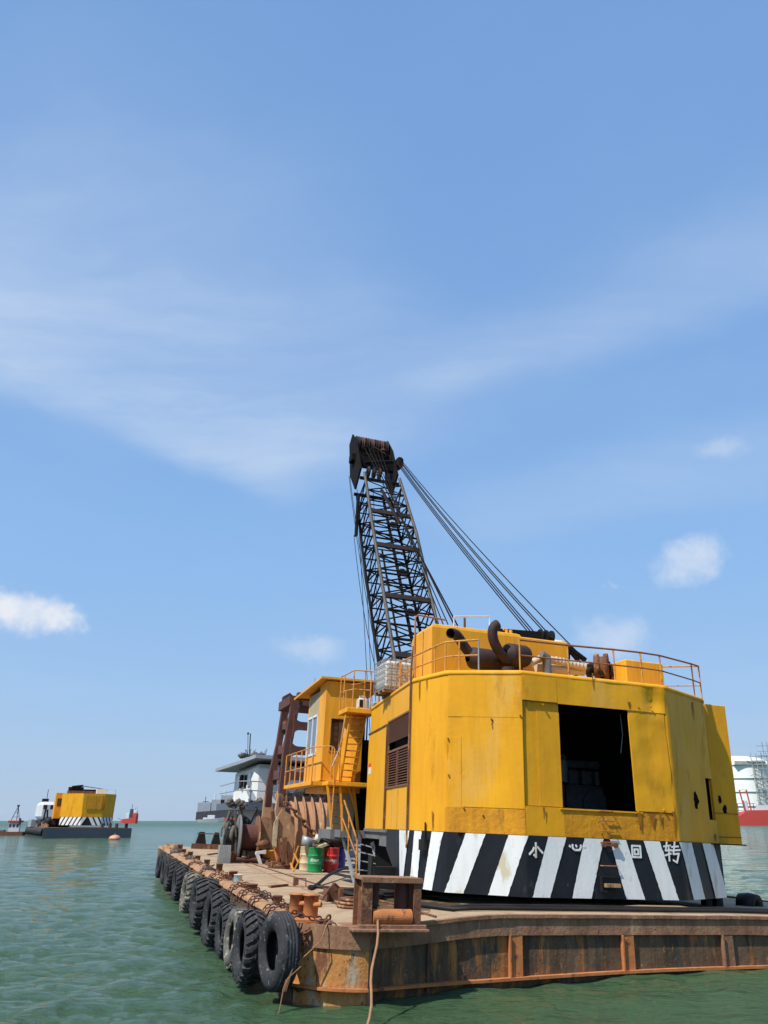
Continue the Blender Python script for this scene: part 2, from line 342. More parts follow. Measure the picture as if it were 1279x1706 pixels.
# ------------------------------------------------------------ water
def make_water():
    rs = np.concatenate([np.geomspace(4, 900, 760), np.geomspace(900, 9000, 30)[1:]])
    na = 640; th = np.linspace(-R(52), R(52), na)
    r, t = np.meshgrid(rs, th, indexing='ij')
    x = r*np.sin(t); y = r*np.cos(t); z = np.zeros_like(x)
    rg = np.random.default_rng(3)
    dr = np.gradient(rs)[:, None]; da = r*(th[1]-th[0]); step = np.maximum(dr, da)
    for i in range(64):
        lam = .45*(7.5/.45)**(i/63.0)*rg.uniform(.9, 1.1)
        d = R(-12)+rg.normal(0, .5); k = 2*math.pi/lam
        ph = k*(x*math.sin(d)+y*math.cos(d))+rg.uniform(0, 6.28)
        a = .0100*lam**.5/(1+(lam/2.6)**2)*rg.uniform(.5, 1.2)
        a = a*np.clip((lam/step-2.5)/3, 0, 1)
        s = np.sin(ph); z += a*(s + .28*np.cos(2*ph+1.2))
    z *= 1-.55*np.clip((x+2)/4, 0, 1)*np.clip((22-y)/8, 0, 1)
    z += .5*np.exp(-r/1e9)*0
    nr = len(rs); vs = np.stack([x, y, z], -1).reshape(-1, 3)
    i = np.arange(nr-1)[:, None]*na+np.arange(na-1)[None, :]
    q = np.stack([i, i+1, i+na+1, i+na], -1).reshape(-1, 4)[:, ::-1]
    me = bpy.data.meshes.new('sea'); me.vertices.add(len(vs)); me.vertices.foreach_set('co', vs.ravel())
    me.loops.add(q.size); me.loops.foreach_set('vertex_index', q.ravel().astype(np.int32)); me.polygons.add(len(q))
    me.polygons.foreach_set('loop_start', np.arange(0, q.size, 4, dtype=np.int32)); me.polygons.foreach_set('loop_total', np.full(len(q), 4, np.int32))
    me.update(calc_edges=True); me.polygons.foreach_set('use_smooth', np.ones(len(q), bool))
    m = bpy.data.materials.new('green_sea_water'); m.use_nodes = True; n = m.node_tree.nodes; l = m.node_tree.links; b = n['Principled BSDF']
    b.inputs['IOR'].default_value = 1.33; b.inputs['Roughness'].default_value = .05; b.inputs['Specular IOR Level'].default_value = .5
    t = n.new('ShaderNodeTexCoord')
    def nz(sc, det, rot=0, sx=1, ro=.55):
        mp = n.new('ShaderNodeMapping'); l.new(t.outputs['Object'], mp.inputs[0]); mp.inputs['Scale'].default_value = (sx, 1, 1); mp.inputs['Rotation'].default_value = (0, 0, rot)
        q = n.new('ShaderNodeTexNoise'); l.new(mp.outputs[0], q.inputs['Vector']); q.inputs['Scale'].default_value = sc; q.inputs['Detail'].default_value = det; q.inputs['Roughness'].default_value = ro
        return q.outputs['Fac']
    def ramp(v, a, bb, lo=0, hi=1):
        r_ = n.new('ShaderNodeMapRange'); l.new(v, r_.inputs[0])
        for k, qq in enumerate((a, bb, lo, hi)): r_.inputs[k+1].default_value = qq
        return r_.outputs[0]
    mix = n.new('ShaderNodeMixRGB'); l.new(ramp(nz(.035, 4), .35, .65), mix.inputs[0]); mix.inputs[1].default_value = (.048, .098, .045, 1); mix.inputs[2].default_value = (.066, .120, .058, 1)
    # foam on a few crests
    fo = n.new('ShaderNodeMath'); fo.operation = 'MULTIPLY'; l.new(ramp(nz(.35, 3), .70, .74), fo.inputs[0]); l.new(ramp(nz(5, 6), .52, .62), fo.inputs[1])
    mx = n.new('ShaderNodeMixRGB'); l.new(fo.outputs[0], mx.inputs[0]); l.new(mix.outputs[0], mx.inputs[1]); mx.inputs[2].default_value = (.6, .65, .62, 1)
    l.new(mx.outputs[0], b.inputs['Base Color'])
    # unresolved waves far out scatter the reflection more
    ln_ = n.new('ShaderNodeVectorMath'); ln_.operation = 'LENGTH'; l.new(t.outputs['Object'], ln_.inputs[0])
    far = ramp(ln_.outputs['Value'], 60, 600, .06, .36); ad = n.new('ShaderNodeMath'); ad.operation = 'MAXIMUM'; l.new(far, ad.inputs[0]); l.new(ramp(fo.outputs[0], 0, 1, .06, .8), ad.inputs[1]); l.new(ad.outputs[0], b.inputs['Roughness'])
    l.new(ramp(ln_.outputs['Value'], 60, 600, .5, .33), b.inputs['Specular IOR Level'])
    bp = n.new('ShaderNodeBump'); bp.inputs['Strength'].default_value = 1.0; bp.inputs['Distance'].default_value = .22
    l.new(nz(3.0, 8, -.2, .33, .68), bp.inputs['Height'])
    bp2 = n.new('ShaderNodeBump'); bp2.inputs['Strength'].default_value = .8; bp2.inputs['Distance'].default_value = 1.1
    l.new(nz(.6, 6, -.2, .35), bp2.inputs['Height']); l.new(bp2.outputs[0], bp.inputs['Normal'])
    bp3 = n.new('ShaderNodeBump'); bp3.inputs['Strength'].default_value = .7; bp3.inputs['Distance'].default_value = .07
    l.new(nz(9, 5, -.2, .4, .6), bp3.inputs['Height']); l.new(bp.outputs[0], bp3.inputs['Normal'])
    l.new(bp3.outputs[0], b.inputs['Normal'])
    me.materials.append(m)
    o = bpy.data.objects.new('sea', me); COL.objects.link(o); struct(o); o['label'] = 'choppy green sea reaching to the horizon'
    # the rest of the sea, beside and behind the viewer
    g = G(); n2 = 40; a0 = R(52); vs = [V((0, 0, -.02))]
    for k in range(n2+1):
        a = a0+(2*math.pi-2*a0)*k/n2; vs.append(V((9000*math.sin(a), 9000*math.cos(a), -.02)))
    g.add(vs, [(0, k+2, k+1) for k in range(n2)]); g.add([(-9, -4, -.02), (9, -4, -.02), (9, 7, -.02), (-9, 7, -.02)], [(0, 1, 2, 3)])
    g.v[-4:] = [V((-9, -4, -.024)), V((9, -4, -.024)), V((9, 7, -.024)), V((-9, 7, -.024))]
    o2 = put('open_sea', g.mesh('open_sea', m)); struct(o2)
make_water()

# ------------------------------------------------------------ barge
def dz(x, y):           # deck height: crowned along the near end, flat further on
    t = max(0, min(1, x/3.2)); t = t*t*(3-2*t); w = max(0, min(1, (8.5-y)/5))
    d = max(0, (x-9)/6)
    return 1.2+.17*t*w-.08*min(1, d)*w
BARGE = thing('crane_barge', 'long rusty steel barge with sand coloured deck carrying the yellow crane', 'barge', (6.5, 20, 0))
XL, XR, YB = -1.35, 15.2, 43.0
front = [(XL, 1.3), (-1.30, .85), (-1.12, .5), (-.82, .22), (-.42, .06), (.02, .0)]
bow = [(.1, .30), (1.2, .52), (2.2, .68), (3.2, .78), (5, .87), (7, .93), (9, .98), (11, 1.0), (13.5, 1.05), (14.7, 1.4), (XR, 2.0)]
hull = G()
outline = front + bow + [(XR, YB-1), (XR-1, YB), (XL+1.6, YB), (XL, YB-1.8)]
def ring(pts, zf): return [V((x, y, zf(x, y))) for x, y in pts]
n = len(outline)
top = ring(outline, lambda x, y: dz(x, y)-.012); bot = ring(outline, lambda x, y: .22); low = [V((x*(1-.0)+(.18 if x < 0 else -.18 if x > 15 else 0), y+(.35 if y < 2.1 else -.3), -.8)) for x, y in outline]
hull.add(top+bot+low, [(i, (i+1) % n, (i+1) % n+n, i+n) for i in range(n)]+[(i+n, (i+1) % n+n, (i+1) % n+2*n, i+2*n) for i in range(n)])
part('hull', hull, 'hull', BARGE)
deck = G()
xs = [XL, -1.1, -.6, 0, .6, 1.2, 1.8, 2.4, 3.2, 4, 5, 6, 7, 8, 9, 10, 11, 12, 13, 14, XR]; ys = [0, .35, .7, 1.1, 1.6, 2, 2.6, 3.3, 4, 5, 6, 7, 8.5, 10, 13, 17, 22, 28, 35, 43]
def edge_y(x):
    pts = sorted(front+bow)
    for (x0, y0), (x1, y1) in zip(pts, pts[1:]):
        if x0 <= x <= x1: return y0+(y1-y0)*(x-x0)/max(1e-6, x1-x0)
    return pts[-1][1]
grid = []
for x in xs:
    e = edge_y(x) if x > XL else 1.3
    for y in ys:
        yy = e+(YB-e)*((y/43)); 
        if x <= -1.1: yy = min(yy, YB-1.2)
        grid.append(V((x, yy, dz(x, yy))))
k = len(ys)
deck.add(grid, [(i*k+j, (i+1)*k+j, (i+1)*k+j+1, i*k+j+1) for i in range(len(xs)-1) for j in range(k-1)], 0, True)
part('deck', deck, 'deck', BARGE)
# rolled fascia along the near end, ledge and ribs
fas = G(); pts = [(.1, .3)]+bow[1:]
def strip(g, pts, z0f, z1f, off, thk, mi=0):
    P = []
    for i, (x, y) in enumerate(pts):
        a = V(pts[max(0, i-1)]+(0,)); b = V(pts[min(len(pts)-1, i+1)]+(0,)); d = (b-a).normalized(); nn = V((d.y, -d.x, 0))
        p0 = V((x, y, 0))+nn*off; p1 = V((x, y, 0))+nn*(off-thk)
        P.append([V((p0.x, p0.y, z0f(x, y))), V((p0.x, p0.y, z1f(x, y))), V((p1.x, p1.y, z1f(x, y))), V((p1.x, p1.y, z0f(x, y)))])
    m = len(P); g.add([q for p in P for q in p], [(i*4+j, i*4+(j+1) % 4, (i+1)*4+(j+1) % 4, (i+1)*4+j) for i in range(m-1) for j in range(4)]+[(0, 1, 2, 3), tuple((m-1)*4+j for j in (3, 2, 1, 0))], mi)
dense = []
for (a, b) in zip(pts, pts[1:]):
    for i in range(6): dense.append((a[0]+(b[0]-a[0])*i/6, a[1]+(b[1]-a[1])*i/6))
dense.append(pts[-1])
strip(fas, dense, lambda x, y: dz(x, y)-.36, lambda x, y: dz(x, y)-.03, .07, .08)
strip(fas, dense, lambda x, y: dz(x, y)-.05+.012*noise.noise(V((x*4, 0, 0))), lambda x, y: dz(x, y)+.012+.012*noise.noise(V((x*5, 3, 0))), .11, .16)
part('edge_fascia', fas, 'rim', BARGE)
_lx = [(x_, hy(u_, v_, .95)) for x_, (u_, v_) in zip(range(4), ((800, 1627), (1037, 1615), (1150, 1611), (1279, 1608)))]
def lz(x): return float(np.interp(x, [-1, .3]+[q_.x for _, q_ in _lx]+[16], [.235, .235]+[q_.z for _, q_ in _lx]+[_lx[-1][1].z]))
g = G(); strip(g, dense, lambda x, y: lz(x)-.05, lambda x, y: lz(x), .12, .14); part('ledge', g, 'rust_orange', BARGE)
for x in (3.28, 5.95, 8.55, 11.3, 13.9):
    y = edge_y(x); g = G(); g.box((x-.15, y-.02, lz(x)), (x+.15, y+.02, dz(x, y)-.36)); g.box((x-.15, y-.11, .25), (x-.12, y, dz(x, y)-.36)); g.box((x-.12, y-.06, .25), (x+.15, y-.025, dz(x, y)-.36))
    part('hull_rib', g, 'rust_orange' if x < 8 else 'rim', BARGE)
g = G(); g.box((1.32, .50, .1), (1.36, .62, 1.0)); part('hull_rib', g, 'rust', BARGE)
# rounded corner structure
cr = G()
arc = []
for i in range(15):
    t = i/14*(math.pi/2+.12); arc.append((-.02-1.33*math.sin(t)*.98, 1.22-1.24*math.cos(t)))
arc = arc[::-1]
strip(cr, arc, lambda x, y: 1.2-.33, lambda x, y: 1.2+.03, .10, .11)
strip(cr, arc, lambda x, y: .28, lambda x, y: 1.2-.33, .055, .06, 1)
strip(cr, arc, lambda x, y: .235, lambda x, y: .28, .13, .15, 2)
strip(cr, arc[5:], lambda x, y: -.5, lambda x, y: .235, .0, .05, 3)
cr.box((-.02, -.05, -.1), (.03, .4, 1.2), 0)
part('corner_guard', cr, ['rim', 'corner', 'rust_orange', 'corner'], BARGE)
# vertical weld beads on the corner
for t in (.35, .9):
    g = G(); x = -.02-1.33*math.sin(t); y = 1.22-1.24*math.cos(t); g.beam((x, y-.03, .28), (x, y-.03, .9), .03, .02); part('weld_bead', g, 'corner', BARGE)
# gunwale of caked rust along the side
g = G(); ny = 240; nc = 7; vs = []
for i in range(ny):
    y = 1.5+(YB-4)*i/ny
    for j in range(nc):
        a = math.pi*j/(nc-1); r = .16+.07*noise.noise(V((y*1.3, j*.4, 0)))+.05*noise.noise(V((y*5, j*.9, 4)))
        vs.append(V((XL+.17-math.cos(a)*(r+.06), y, 1.17+math.sin(a)*r*.75)))
g.add(vs, [(i*nc+j, i*nc+j+1, (i+1)*nc+j+1, (i+1)*nc+j) for i in range(ny-1) for j in range(nc-1)], 0, True)
part('gunwale', g, 'rust_tan', BARGE)
# seams, wire and low strips on the deck
a = hz(398, 1432); b = hz(726, 1528, 1.3)
g = G(); P = [a.lerp(b, i/30) for i in range(31)]; P = [V((p.x, p.y, dz(p.x, p.y)+.02)) for p in P]; g.tube(P, .022, 6); part('deck_wire', g, 'rust', BARGE)
for (u0, v0, u1, v1, w) in ((400, 1436, 640, 1535, .05),):
    a = hz(u0, v0); b = hz(u1, v1); g = G()
    for i in range(20):
        p = a.lerp(b, i/20); q = a.lerp(b, (i+1)/20); g.beam((p.x, p.y, dz(p.x, p.y)+.01), (q.x, q.y, dz(q.x, q.y)+.01), .07, .02)
    part('weld_strip', g, 'rust_tan', BARGE)
g = G(); pts_ = []
for k_ in range(40):
    a_ = 2*math.pi*k_/40; rr_ = 1+.28*noise.noise(V((math.cos(a_)*2, math.sin(a_)*2, 0))); c_ = hz(632, 1500); x_ = c_.x+1.5*rr_*math.cos(a_); y_ = c_.y+3.4*rr_*math.sin(a_); pts_.append(V((x_, y_, dz(x_, y_)+.006)))
c_ = hz(632, 1500); g.add([V((c_.x, c_.y, dz(c_.x, c_.y)+.006))]+[V((c_.x, c_.y, 0)).lerp(V((p_.x, p_.y, 0)), .5) for p_ in pts_]+pts_, [(0, 1+k_, 1+(k_+1) % 40) for k_ in range(40)]+[(1+k_, 41+k_, 41+(k_+1) % 40, 1+(k_+1) % 40) for k_ in range(40)]); g.v = [V((v.x, v.y, dz(v.x, v.y)+.007)) for v in g.v]
part('oil_stain', g, 'oil', BARGE)
for y in (3.9, 9.5, 15.5, 22, 29):
    g = G(); g.beam((-1.0, y, dz(-1, y)+.004), (2.2 if y < 9 else 12, y, 1.212 if y > 8 else dz(2.2, y)+.004), .02, .012); part('plate_seam', g, 'rust', BARGE)
# bollards
def bollard(x, y, r, h, name='bollard', m='rust', cap=False):
    g = G(); z = dz(x, y)-.02
    g.lathe([(r, 0), (r, h*.93), (r*1.12, h*.94), (r*1.12, h), (r*.9, h+.005), (0, h-.01)], (x, y, z), n=18)
    part(name, g, m, BARGE)
for (u, v, r, h) in ((454, 1507, .105, .22), (412, 1487, .14, .24), (381, 1470, .125, .34), (359, 1456, .11, .36), (339, 1446, .11, .33), (324, 1438, .11, .33), (312, 1431, .12, .35), (302, 1425, .11, .33), (296, 1419, .13, .42)):
    p = hz(u, v); bollard(p.x+.1, p.y, r, h)
DB = (-.98, 1.0)
g = G(); g.cbox((DB[0]-.34, DB[1]-.28, 1.19), (DB[0]+.30, DB[1]+.30, 1.27), .02); part('bollard_base', g, 'rust_orange', BARGE)
for dx, dy in ((-.13, .16), (.10, -.03)):
    g = G(); x, y = DB[0]+dx, DB[1]+dy
    g.lathe([(.14, 0), (.14, .36), (.165, .365), (.165, .385), (0, .39)], (x, y, 1.27), n=22); g.cyl((x+.03, y-.1, 1.49), .045, .16, (.75, -.65, .1), 12); part('bollard', g, 'rust_orange', BARGE)
# roller fairlead bracket on the near edge
y0, y1 = -.22, .62; x0, x1 = hy(604, 1500, y0).x, hy(703, 1500, y0).x; zt = hy(650, 1464, y0).z; zb = 1.22
g = G(); g.cbox((x0-.18, y0-.1, zb-.05), (x1+.12, y1+.1, zb), .01); g.cbox((x0-.05, y0, zb-.02), (x1+.1, y0+.1, zb+.06), .01); part('fairlead_base', g, 'rim', BARGE)
for x, sx in ((x0, .20), (x1-.14, .14)):
    g = G()
    g.box((x, y0+.05, zb), (x+sx, y0+.09, zt-.03)); g.box((x, y1-.3, zb), (x+sx, y1-.26, zt-.03)); g.box((x+sx/2-.02, y0+.09, zb), (x+sx/2+.02, y1-.3, zt-.03))
    g.prism([(x+sx, y0+.09, zb), (x+sx, y0+.09, zb+.5), (x+sx, y0+.35, zb)], (-.02, 0, 0))
    part('fairlead_post', g, 'rust', BARGE)
g = G(); g.box((x0-.02, y0+.02, zt-.03), (x1+.02, y1-.2, zt+.015)); g.box((x0-.02, y0+.02, zt-.07), (x1+.02, y0+.045, zt-.03)); part('fairlead_top_plate', g, 'rim', BARGE)
g = G(); g.cyl((x0+.23, y0+.16, zb+.17), .135, x1-x0-.39, (1, 0, 0), 24); part('horizontal_roller', g, 'rust_orange', BARGE)
for x, rr in ((x0+.31, .095), (x1-.29, .135)):
    g = G(); g.cyl((x, y0+.32, zb), rr, zt-zb-.08, (0, 0, 1), 24); part('vertical_roller', g, 'rust_red', BARGE)
# rope over the roller down to the water by the viewer
g = G(); a = V((x0+.33, y0+.13, zb+.32)); P = [V((x0+.4, y0+.6, zb+.02)), V((x0+.38, y0+.3, zb+.33)), a, V((a.x-.02, a.y-.10, zb+.1))]
e = BI @ wz(606, 1740, 0.0); e = V((e.x, e.y, -.3)); P += [P[-1].lerp(e, i/12)+V((.03*math.sin(i*1.1), 0, -.10*math.sin(math.pi*i/12))) for i in range(1, 13)]
g.tube(P, .024, 8); solo('mooring_rope', g, 'hemp', 'brown rope running over the orange roller down into the water', 'rope')
# stern fairleads far off
for k, (u0, u1) in enumerate(((326, 342), (352, 366))):
    p = hz(u0, 1412); q = hz(u1, 1410); g = G(); z = 1.2
    yy = 40.0; xa = hy(u0, 1410, yy).x; xb = hy(u1, 1410, yy).x
    g.prism([(xa-.1, yy, z), (xb+.1, yy, z), (xb-.15, yy, z+1.0), (xa+.15, yy, z+1.0)], (0, .4, 0)); part('stern_bitt', g, 'dark', BARGE)
xa = hy(326, 1410, 39.8).x; xb = hy(366, 1410, 39.8).x
g = G(); g.box((xa-.3, 39.5, 1.2), (xb+.3, 39.75, 1.5)); g.beam((xa, 40, 2.1), (xb, 40, 2.1), .06); part('stern_beam', g, 'rust', BARGE)

# ------------------------------------------------------------ tyre fenders along the side
def tyre_meshes(w, lug, muddy):
    R0, Ri = .62, .30; h = w/2
    prof = [(Ri, -h*.55), (Ri+.03, -h*.75), (Ri+.10, -h*.98), (R0-.12, -h*1.05), (R0-.04, -h*.88), (R0, -h*.55), (R0+.012, 0), (R0, h*.55), (R0-.04, h*.88), (R0-.12, h*1.05), (Ri+.10, h*.98), (Ri+.03, h*.75), (Ri, h*.55), (Ri+.06, h*.5), (R0-.10, h*.6), (R0-.07, 0), (R0-.10, -h*.6), (Ri+.06, -h*.5)]
    g = G(); g.lathe(prof, (0, 0, 0), (0, 1, 0), 44, closed=True)
    t = G()
    if lug:
        nl = 22
        for k in range(nl):
            for sgn in (-1, 1):
                a0 = 2*math.pi*(k+(.5 if sgn > 0 else 0))/nl
                P = []
                for (yy, da, wd) in ((.02, .16, .055), (h*.5, .05, .06), (h*1.02, -.02, .075)):
                    for rr in (R0-.03 if yy < h*.9 else R0-.10, R0+.045 if yy < h*.9 else R0-.01):
                        for s2 in (-1, 1):
                            a = a0+da+s2*wd; P.append((rr*math.cos(a), sgn*yy, rr*math.sin(a)))
                t.hull(P[:8]); t.hull(P[4:])
    elif lug is None:
        for yy in (-.5, -.17, .17, .5): t.lathe([(R0-.02, h*yy-.035), (R0+.012, h*yy-.03), (R0+.012, h*yy+.03), (R0-.02, h*yy+.035)], (0, 0, 0), (0, 1, 0), 44)
    else:
        for k in range(30):
            a0 = 2*math.pi*k/30
            for yy in (-h*.5, -.01, h*.48):
                t.hull([((R0+dr)*math.cos(a0+da), yy+dy, (R0+dr)*math.sin(a0+da)) for dr in (-.02, .022) for da in (-.075, .075) for dy in (-.055*w/.4, .055*w/.4)])
    return g.mesh('casing', 'rubber2' if muddy else 'rubber'), t.mesh('tread', 'rubber2' if muddy else 'rubber')
TM = {'road': tyre_meshes(.34, False, False), 'bald': tyre_meshes(.36, None, False), 'lug': tyre_meshes(.44, True, False), 'wide': tyre_meshes(.62, True, False), 'mud': tyre_meshes(.46, True, True), 'midroad': tyre_meshes(.36, False, True)}
ordn = ['nearest', 'second', 'third', 'fourth', 'fifth', 'sixth', 'seventh', 'eighth', 'ninth', 'tenth', 'eleventh', 'twelfth']
TY = [(-1.50, .55, 'bald', 11, 1.0, .68), (-1.62, 2.25, 'lug', 4, .98, .62), (-1.60, 4.1, 'midroad', 4, .92, .56), (-1.58, 5.75, 'lug', 3, .85, .52), (-1.66, 7.35, 'lug', 4, 1.0, .60), (-1.62, 10.3, 'wide', 2, 1.02, .66),
      (-1.55, 11.9, 'lug', 6, .98, .6), (-1.62, 14.6, 'mud', 3, .98, .62), (-1.60, 19.0, 'lug', 3, 1.0, .62), (-1.6, 23.4, 'lug', 4, .98, .6), (-1.6, 27.2, 'road', 4, .98, .6), (-1.6, 31.2, 'road', 4, .98, .62)]
look = {'bald': 'bald black', 'road': 'smooth black', 'lug': 'chunky lugged', 'midroad': 'narrow greyish worn', 'wide': 'wide deep-treaded', 'mud': 'pale mud caked'}
for i, (x, y, kd, yaw, s, zc_) in enumerate(TY):
    lab = (ordn[i]+' tyre fender from the near corner of the barge, '+look[kd]) if i else 'nearest tyre fender, smooth black with open hub, hanging at the rusty corner'
    o = thing('tyre_fender', lab, 'tyre', (x-.12+(.10 if i == 0 else 0), y, zc_+(.10 if i == 0 else 0)), 'tyres hung along the side of the barge')
    o.matrix_world = BM @ Matrix.Translation((x-.12+(.10 if i == 0 else 0), y, zc_+(.10 if i == 0 else 0))) @ Matrix.Rotation(R(-90+yaw), 4, 'Z') @ Matrix.Rotation(R(random.uniform(-4, 4) if i else 0), 4, 'X') @ Matrix.Scale(s, 4)
    for nm, me in zip(('casing', 'tread'), TM[kd]): put(nm, me, o)
# chains over the edge to the tyres
def chain(g, pts, ln=.11, r=.016, wd=.035):
    d = 0; pts = [V(p) for p in pts]; L_ = []
    for a, b in zip(pts, pts[1:]):
        m = max(1, int((b-a).length/ln+.5))
        for k in range(m): L_.append((a.lerp(b, (k+.5)/m), (b-a).normalized()))
    for k, (c, t) in enumerate(L_):
        u = t.cross(V((0, 0, 1))); u = u.normalized() if u.length > .1 else V((1, 0, 0)); w = t.cross(u)
        q = u if k % 2 else w
        g.tube([c+t*(ln*.62*math.cos(a))+q*(wd*math.sin(a)) for a in [2*math.pi*j/8 for j in range(8)]], r, 5, closed=True)
for i, (x, y, kd, yaw, s, zc_) in enumerate(TY[:9]):
    y2 = y+.1; co_ = thing('tyre_chain', 'rusty chain draped over the barge edge above the '+ordn[i]+' tyre', 'chain', (XL, y2, 1.2), 'chains holding the tyre fenders')
    for dy in (-.22, .26):
        top_ = [V((XL+.75, y2+dy*2.2, 1.23)), V((XL+.5, y2+dy*1.6, 1.26)), V((XL+.3, y2+dy*1.3, 1.34)), V((XL+.12, y2+dy*1.1, 1.36)), V((XL-.08, y2+dy, 1.28)), V((XL-.16, y2+dy*.8, 1.1))]
        g = G(); chain(g, top_, .10, .014, .032); part('chain_strand', g, 'rust_red', co_)
spots = [(-1.0, 2.9, .10, .18), (-1.05, 5.1, .12, .15), (-1.0, 6.4, .12, .13), (-1.1, 8.3, .17, .2), (-1.0, 9.7, .15, .17), (-1.08, 12.3, .2, .25), (-1.0, 13.4, .15, .2), (-1.1, 15.6, .22, .3), (-1.05, 17.1, .2, .25), (-1.1, 19.6, .22, .3), (-1.1, 22.5, .25, .35), (-1.05, 26, .25, .3), (-1.1, 30, .3, .35), (-.9, 35.5, .45, .5)]
for i, (x, y, r, h) in enumerate(spots):
    g = G()
    for k in range(4): g.blob((x+random.uniform(-r, r)*.6, y+random.uniform(-r, r), 1.22+r*.2), (r*.6, r*.75, h*.42), rough=.7, sub=2, seed=i*5+k)
    for k in range(2):
        P = [(x+random.uniform(-1, 1)*r, y+random.uniform(-1.2, 1.2)*r, 1.26+random.random()*h*.6) for _ in range(6)]
        g.tube(P, .022, 6)
    m = ['rust_tan', 'net', 'rust_tan'][i % 3] if i < 9 else ['net', 'rust_tan'][i % 2]
    solo('rope_heap', g, m, 'caked rope heap on the barge edge, number '+['one','two','three','four','five','six','seven','eight','nine','ten','eleven','twelve','thirteen','fourteen'][i]+' from near corner', 'rope heap', group='caked rope heaps along the barge edge')
# corner chain and frayed rope beside the nearest tyre
g = G(); chain(g, [(-.55, .75, 1.3), (-.85, .45, 1.22), (-1.15, .22, 1.1), (-1.42, .2, .92), (-1.55, .15, .8)], .14, .022, .05); chain(g, [(-1.0, .35, 1.2), (-1.15, .2, .95), (-1.2, .18, .7)], .12, .018, .04)
solo('corner_chain', g, 'rust', 'heavy rusty chain crossing the barge corner to the nearest tyre', 'chain')
g = G()
for dx, m in ((0, 0),):
    g.tube([(-.62+dx, .5, 1.27), (-.8+dx, .05, 1.24), (-.9+dx, -.03, 1.0), (-1.22+dx, .02, .72), (-1.42+dx, -.02, .5), (-1.5+dx, 0, .25), (-1.55+dx*3, .02, -.15)], .011, 6)
for k in range(3): g.tube([(-1.3+random.uniform(-.1, .1), -.03, .62), (-1.42+random.uniform(-.1, .1), -.05, .42), (-1.48+random.uniform(-.08, .08), -.03, .25)], .008, 5)
solo('frayed_rope', g, 'hemp', 'frayed tan rope knotted over the rusty barge corner', 'rope')

# ------------------------------------------------------------ crane (machinery house, cab, boom)
CR = thing('barge_crane', 'big yellow slewing crane with black lattice boom and striped skirt', 'crane', (6.7, 7.5, 1.25))
ZB, ZT = 2.86, 6.62
corners = [(3.05, 10.3), (2.40, 4.7), (2.74, 3.15), (4.36, 2.2), (8.5, 2.12), (10.75, 3.3), (11.55, 5.6), (11.55, 10.3)]
rad = [0, .22, .10, .03, .10, .35, .3, 0]
path = [V((corners[0][0], corners[0][1], 0))]
for i in range(1, len(corners)-1):
    p, a, b = V(corners[i]+(0,)), V(corners[i-1]+(0,)), V(corners[i+1]+(0,)); u = (a-p).normalized(); w = (b-p).normalized()
    for k in range(7):
        t = k/6; s0 = p+u*rad[i]; s1 = p+w*rad[i]; path.append(s0.lerp(p, t).lerp(p.lerp(s1, t), t))
path.append(V((corners[-1][0], corners[-1][1], 0)))
cum = [0]
for a, b in zip(path, path[1:]): cum.append(cum[-1]+(b-a).length)
def ppos(s, off=0.0):
    s = max(0, min(cum[-1]-1e-6, s))
    for i in range(len(cum)-1):
        if cum[i] <= s <= cum[i+1]:
            t = (s-cum[i])/max(1e-9, cum[i+1]-cum[i]); d = (path[i+1]-path[i]).normalized()
            d2 = (path[min(i+2, len(path)-1)]-path[min(i+1, len(path)-2)]).normalized(); d = d.lerp(d2, .0)
            nn = V((d.y, -d.x, 0)); nn = nn if nn.dot(path[i]-V((6.7, 8, 0))) > 0 else -nn
            return path[i].lerp(path[i+1], t)+nn*off
def pxs(u, v):     # where a photo point falls on the wall: (arc length, height)
    best = None; r = BR @ ray(u, v)
    for i in range(len(path)-1):
        a, b = path[i], path[i+1]; d = b-a; nn = V((d.y, -d.x, 0)); den = r.dot(nn)
        if abs(den) < 1e-9: continue
        t = (a-CAMB).dot(nn)/den; p = CAMB+r*t; q = (V((p.x, p.y, 0))-a).dot(d)/d.dot(d)
        if -.02 <= q <= 1.02 and t > 0:
            if best is None or t < best[0]: best = (t, cum[i]+q*d.length, p.z)
    if best is None:      # beyond the far right corner: stay on the corner
        k = max(i for i in range(len(path)) if path[i].y < 3.6 and path[i].x > 9); a, b = path[k-7], path[k-6]; k = max(range(len(path)), key=lambda i: path[i].x-path[i].y*.2 if path[i].y < 4 else -9)
        p = hy(u, v, path[k].y); return (cum[k], p.z)
    return (best[1], best[2])
DENT = []
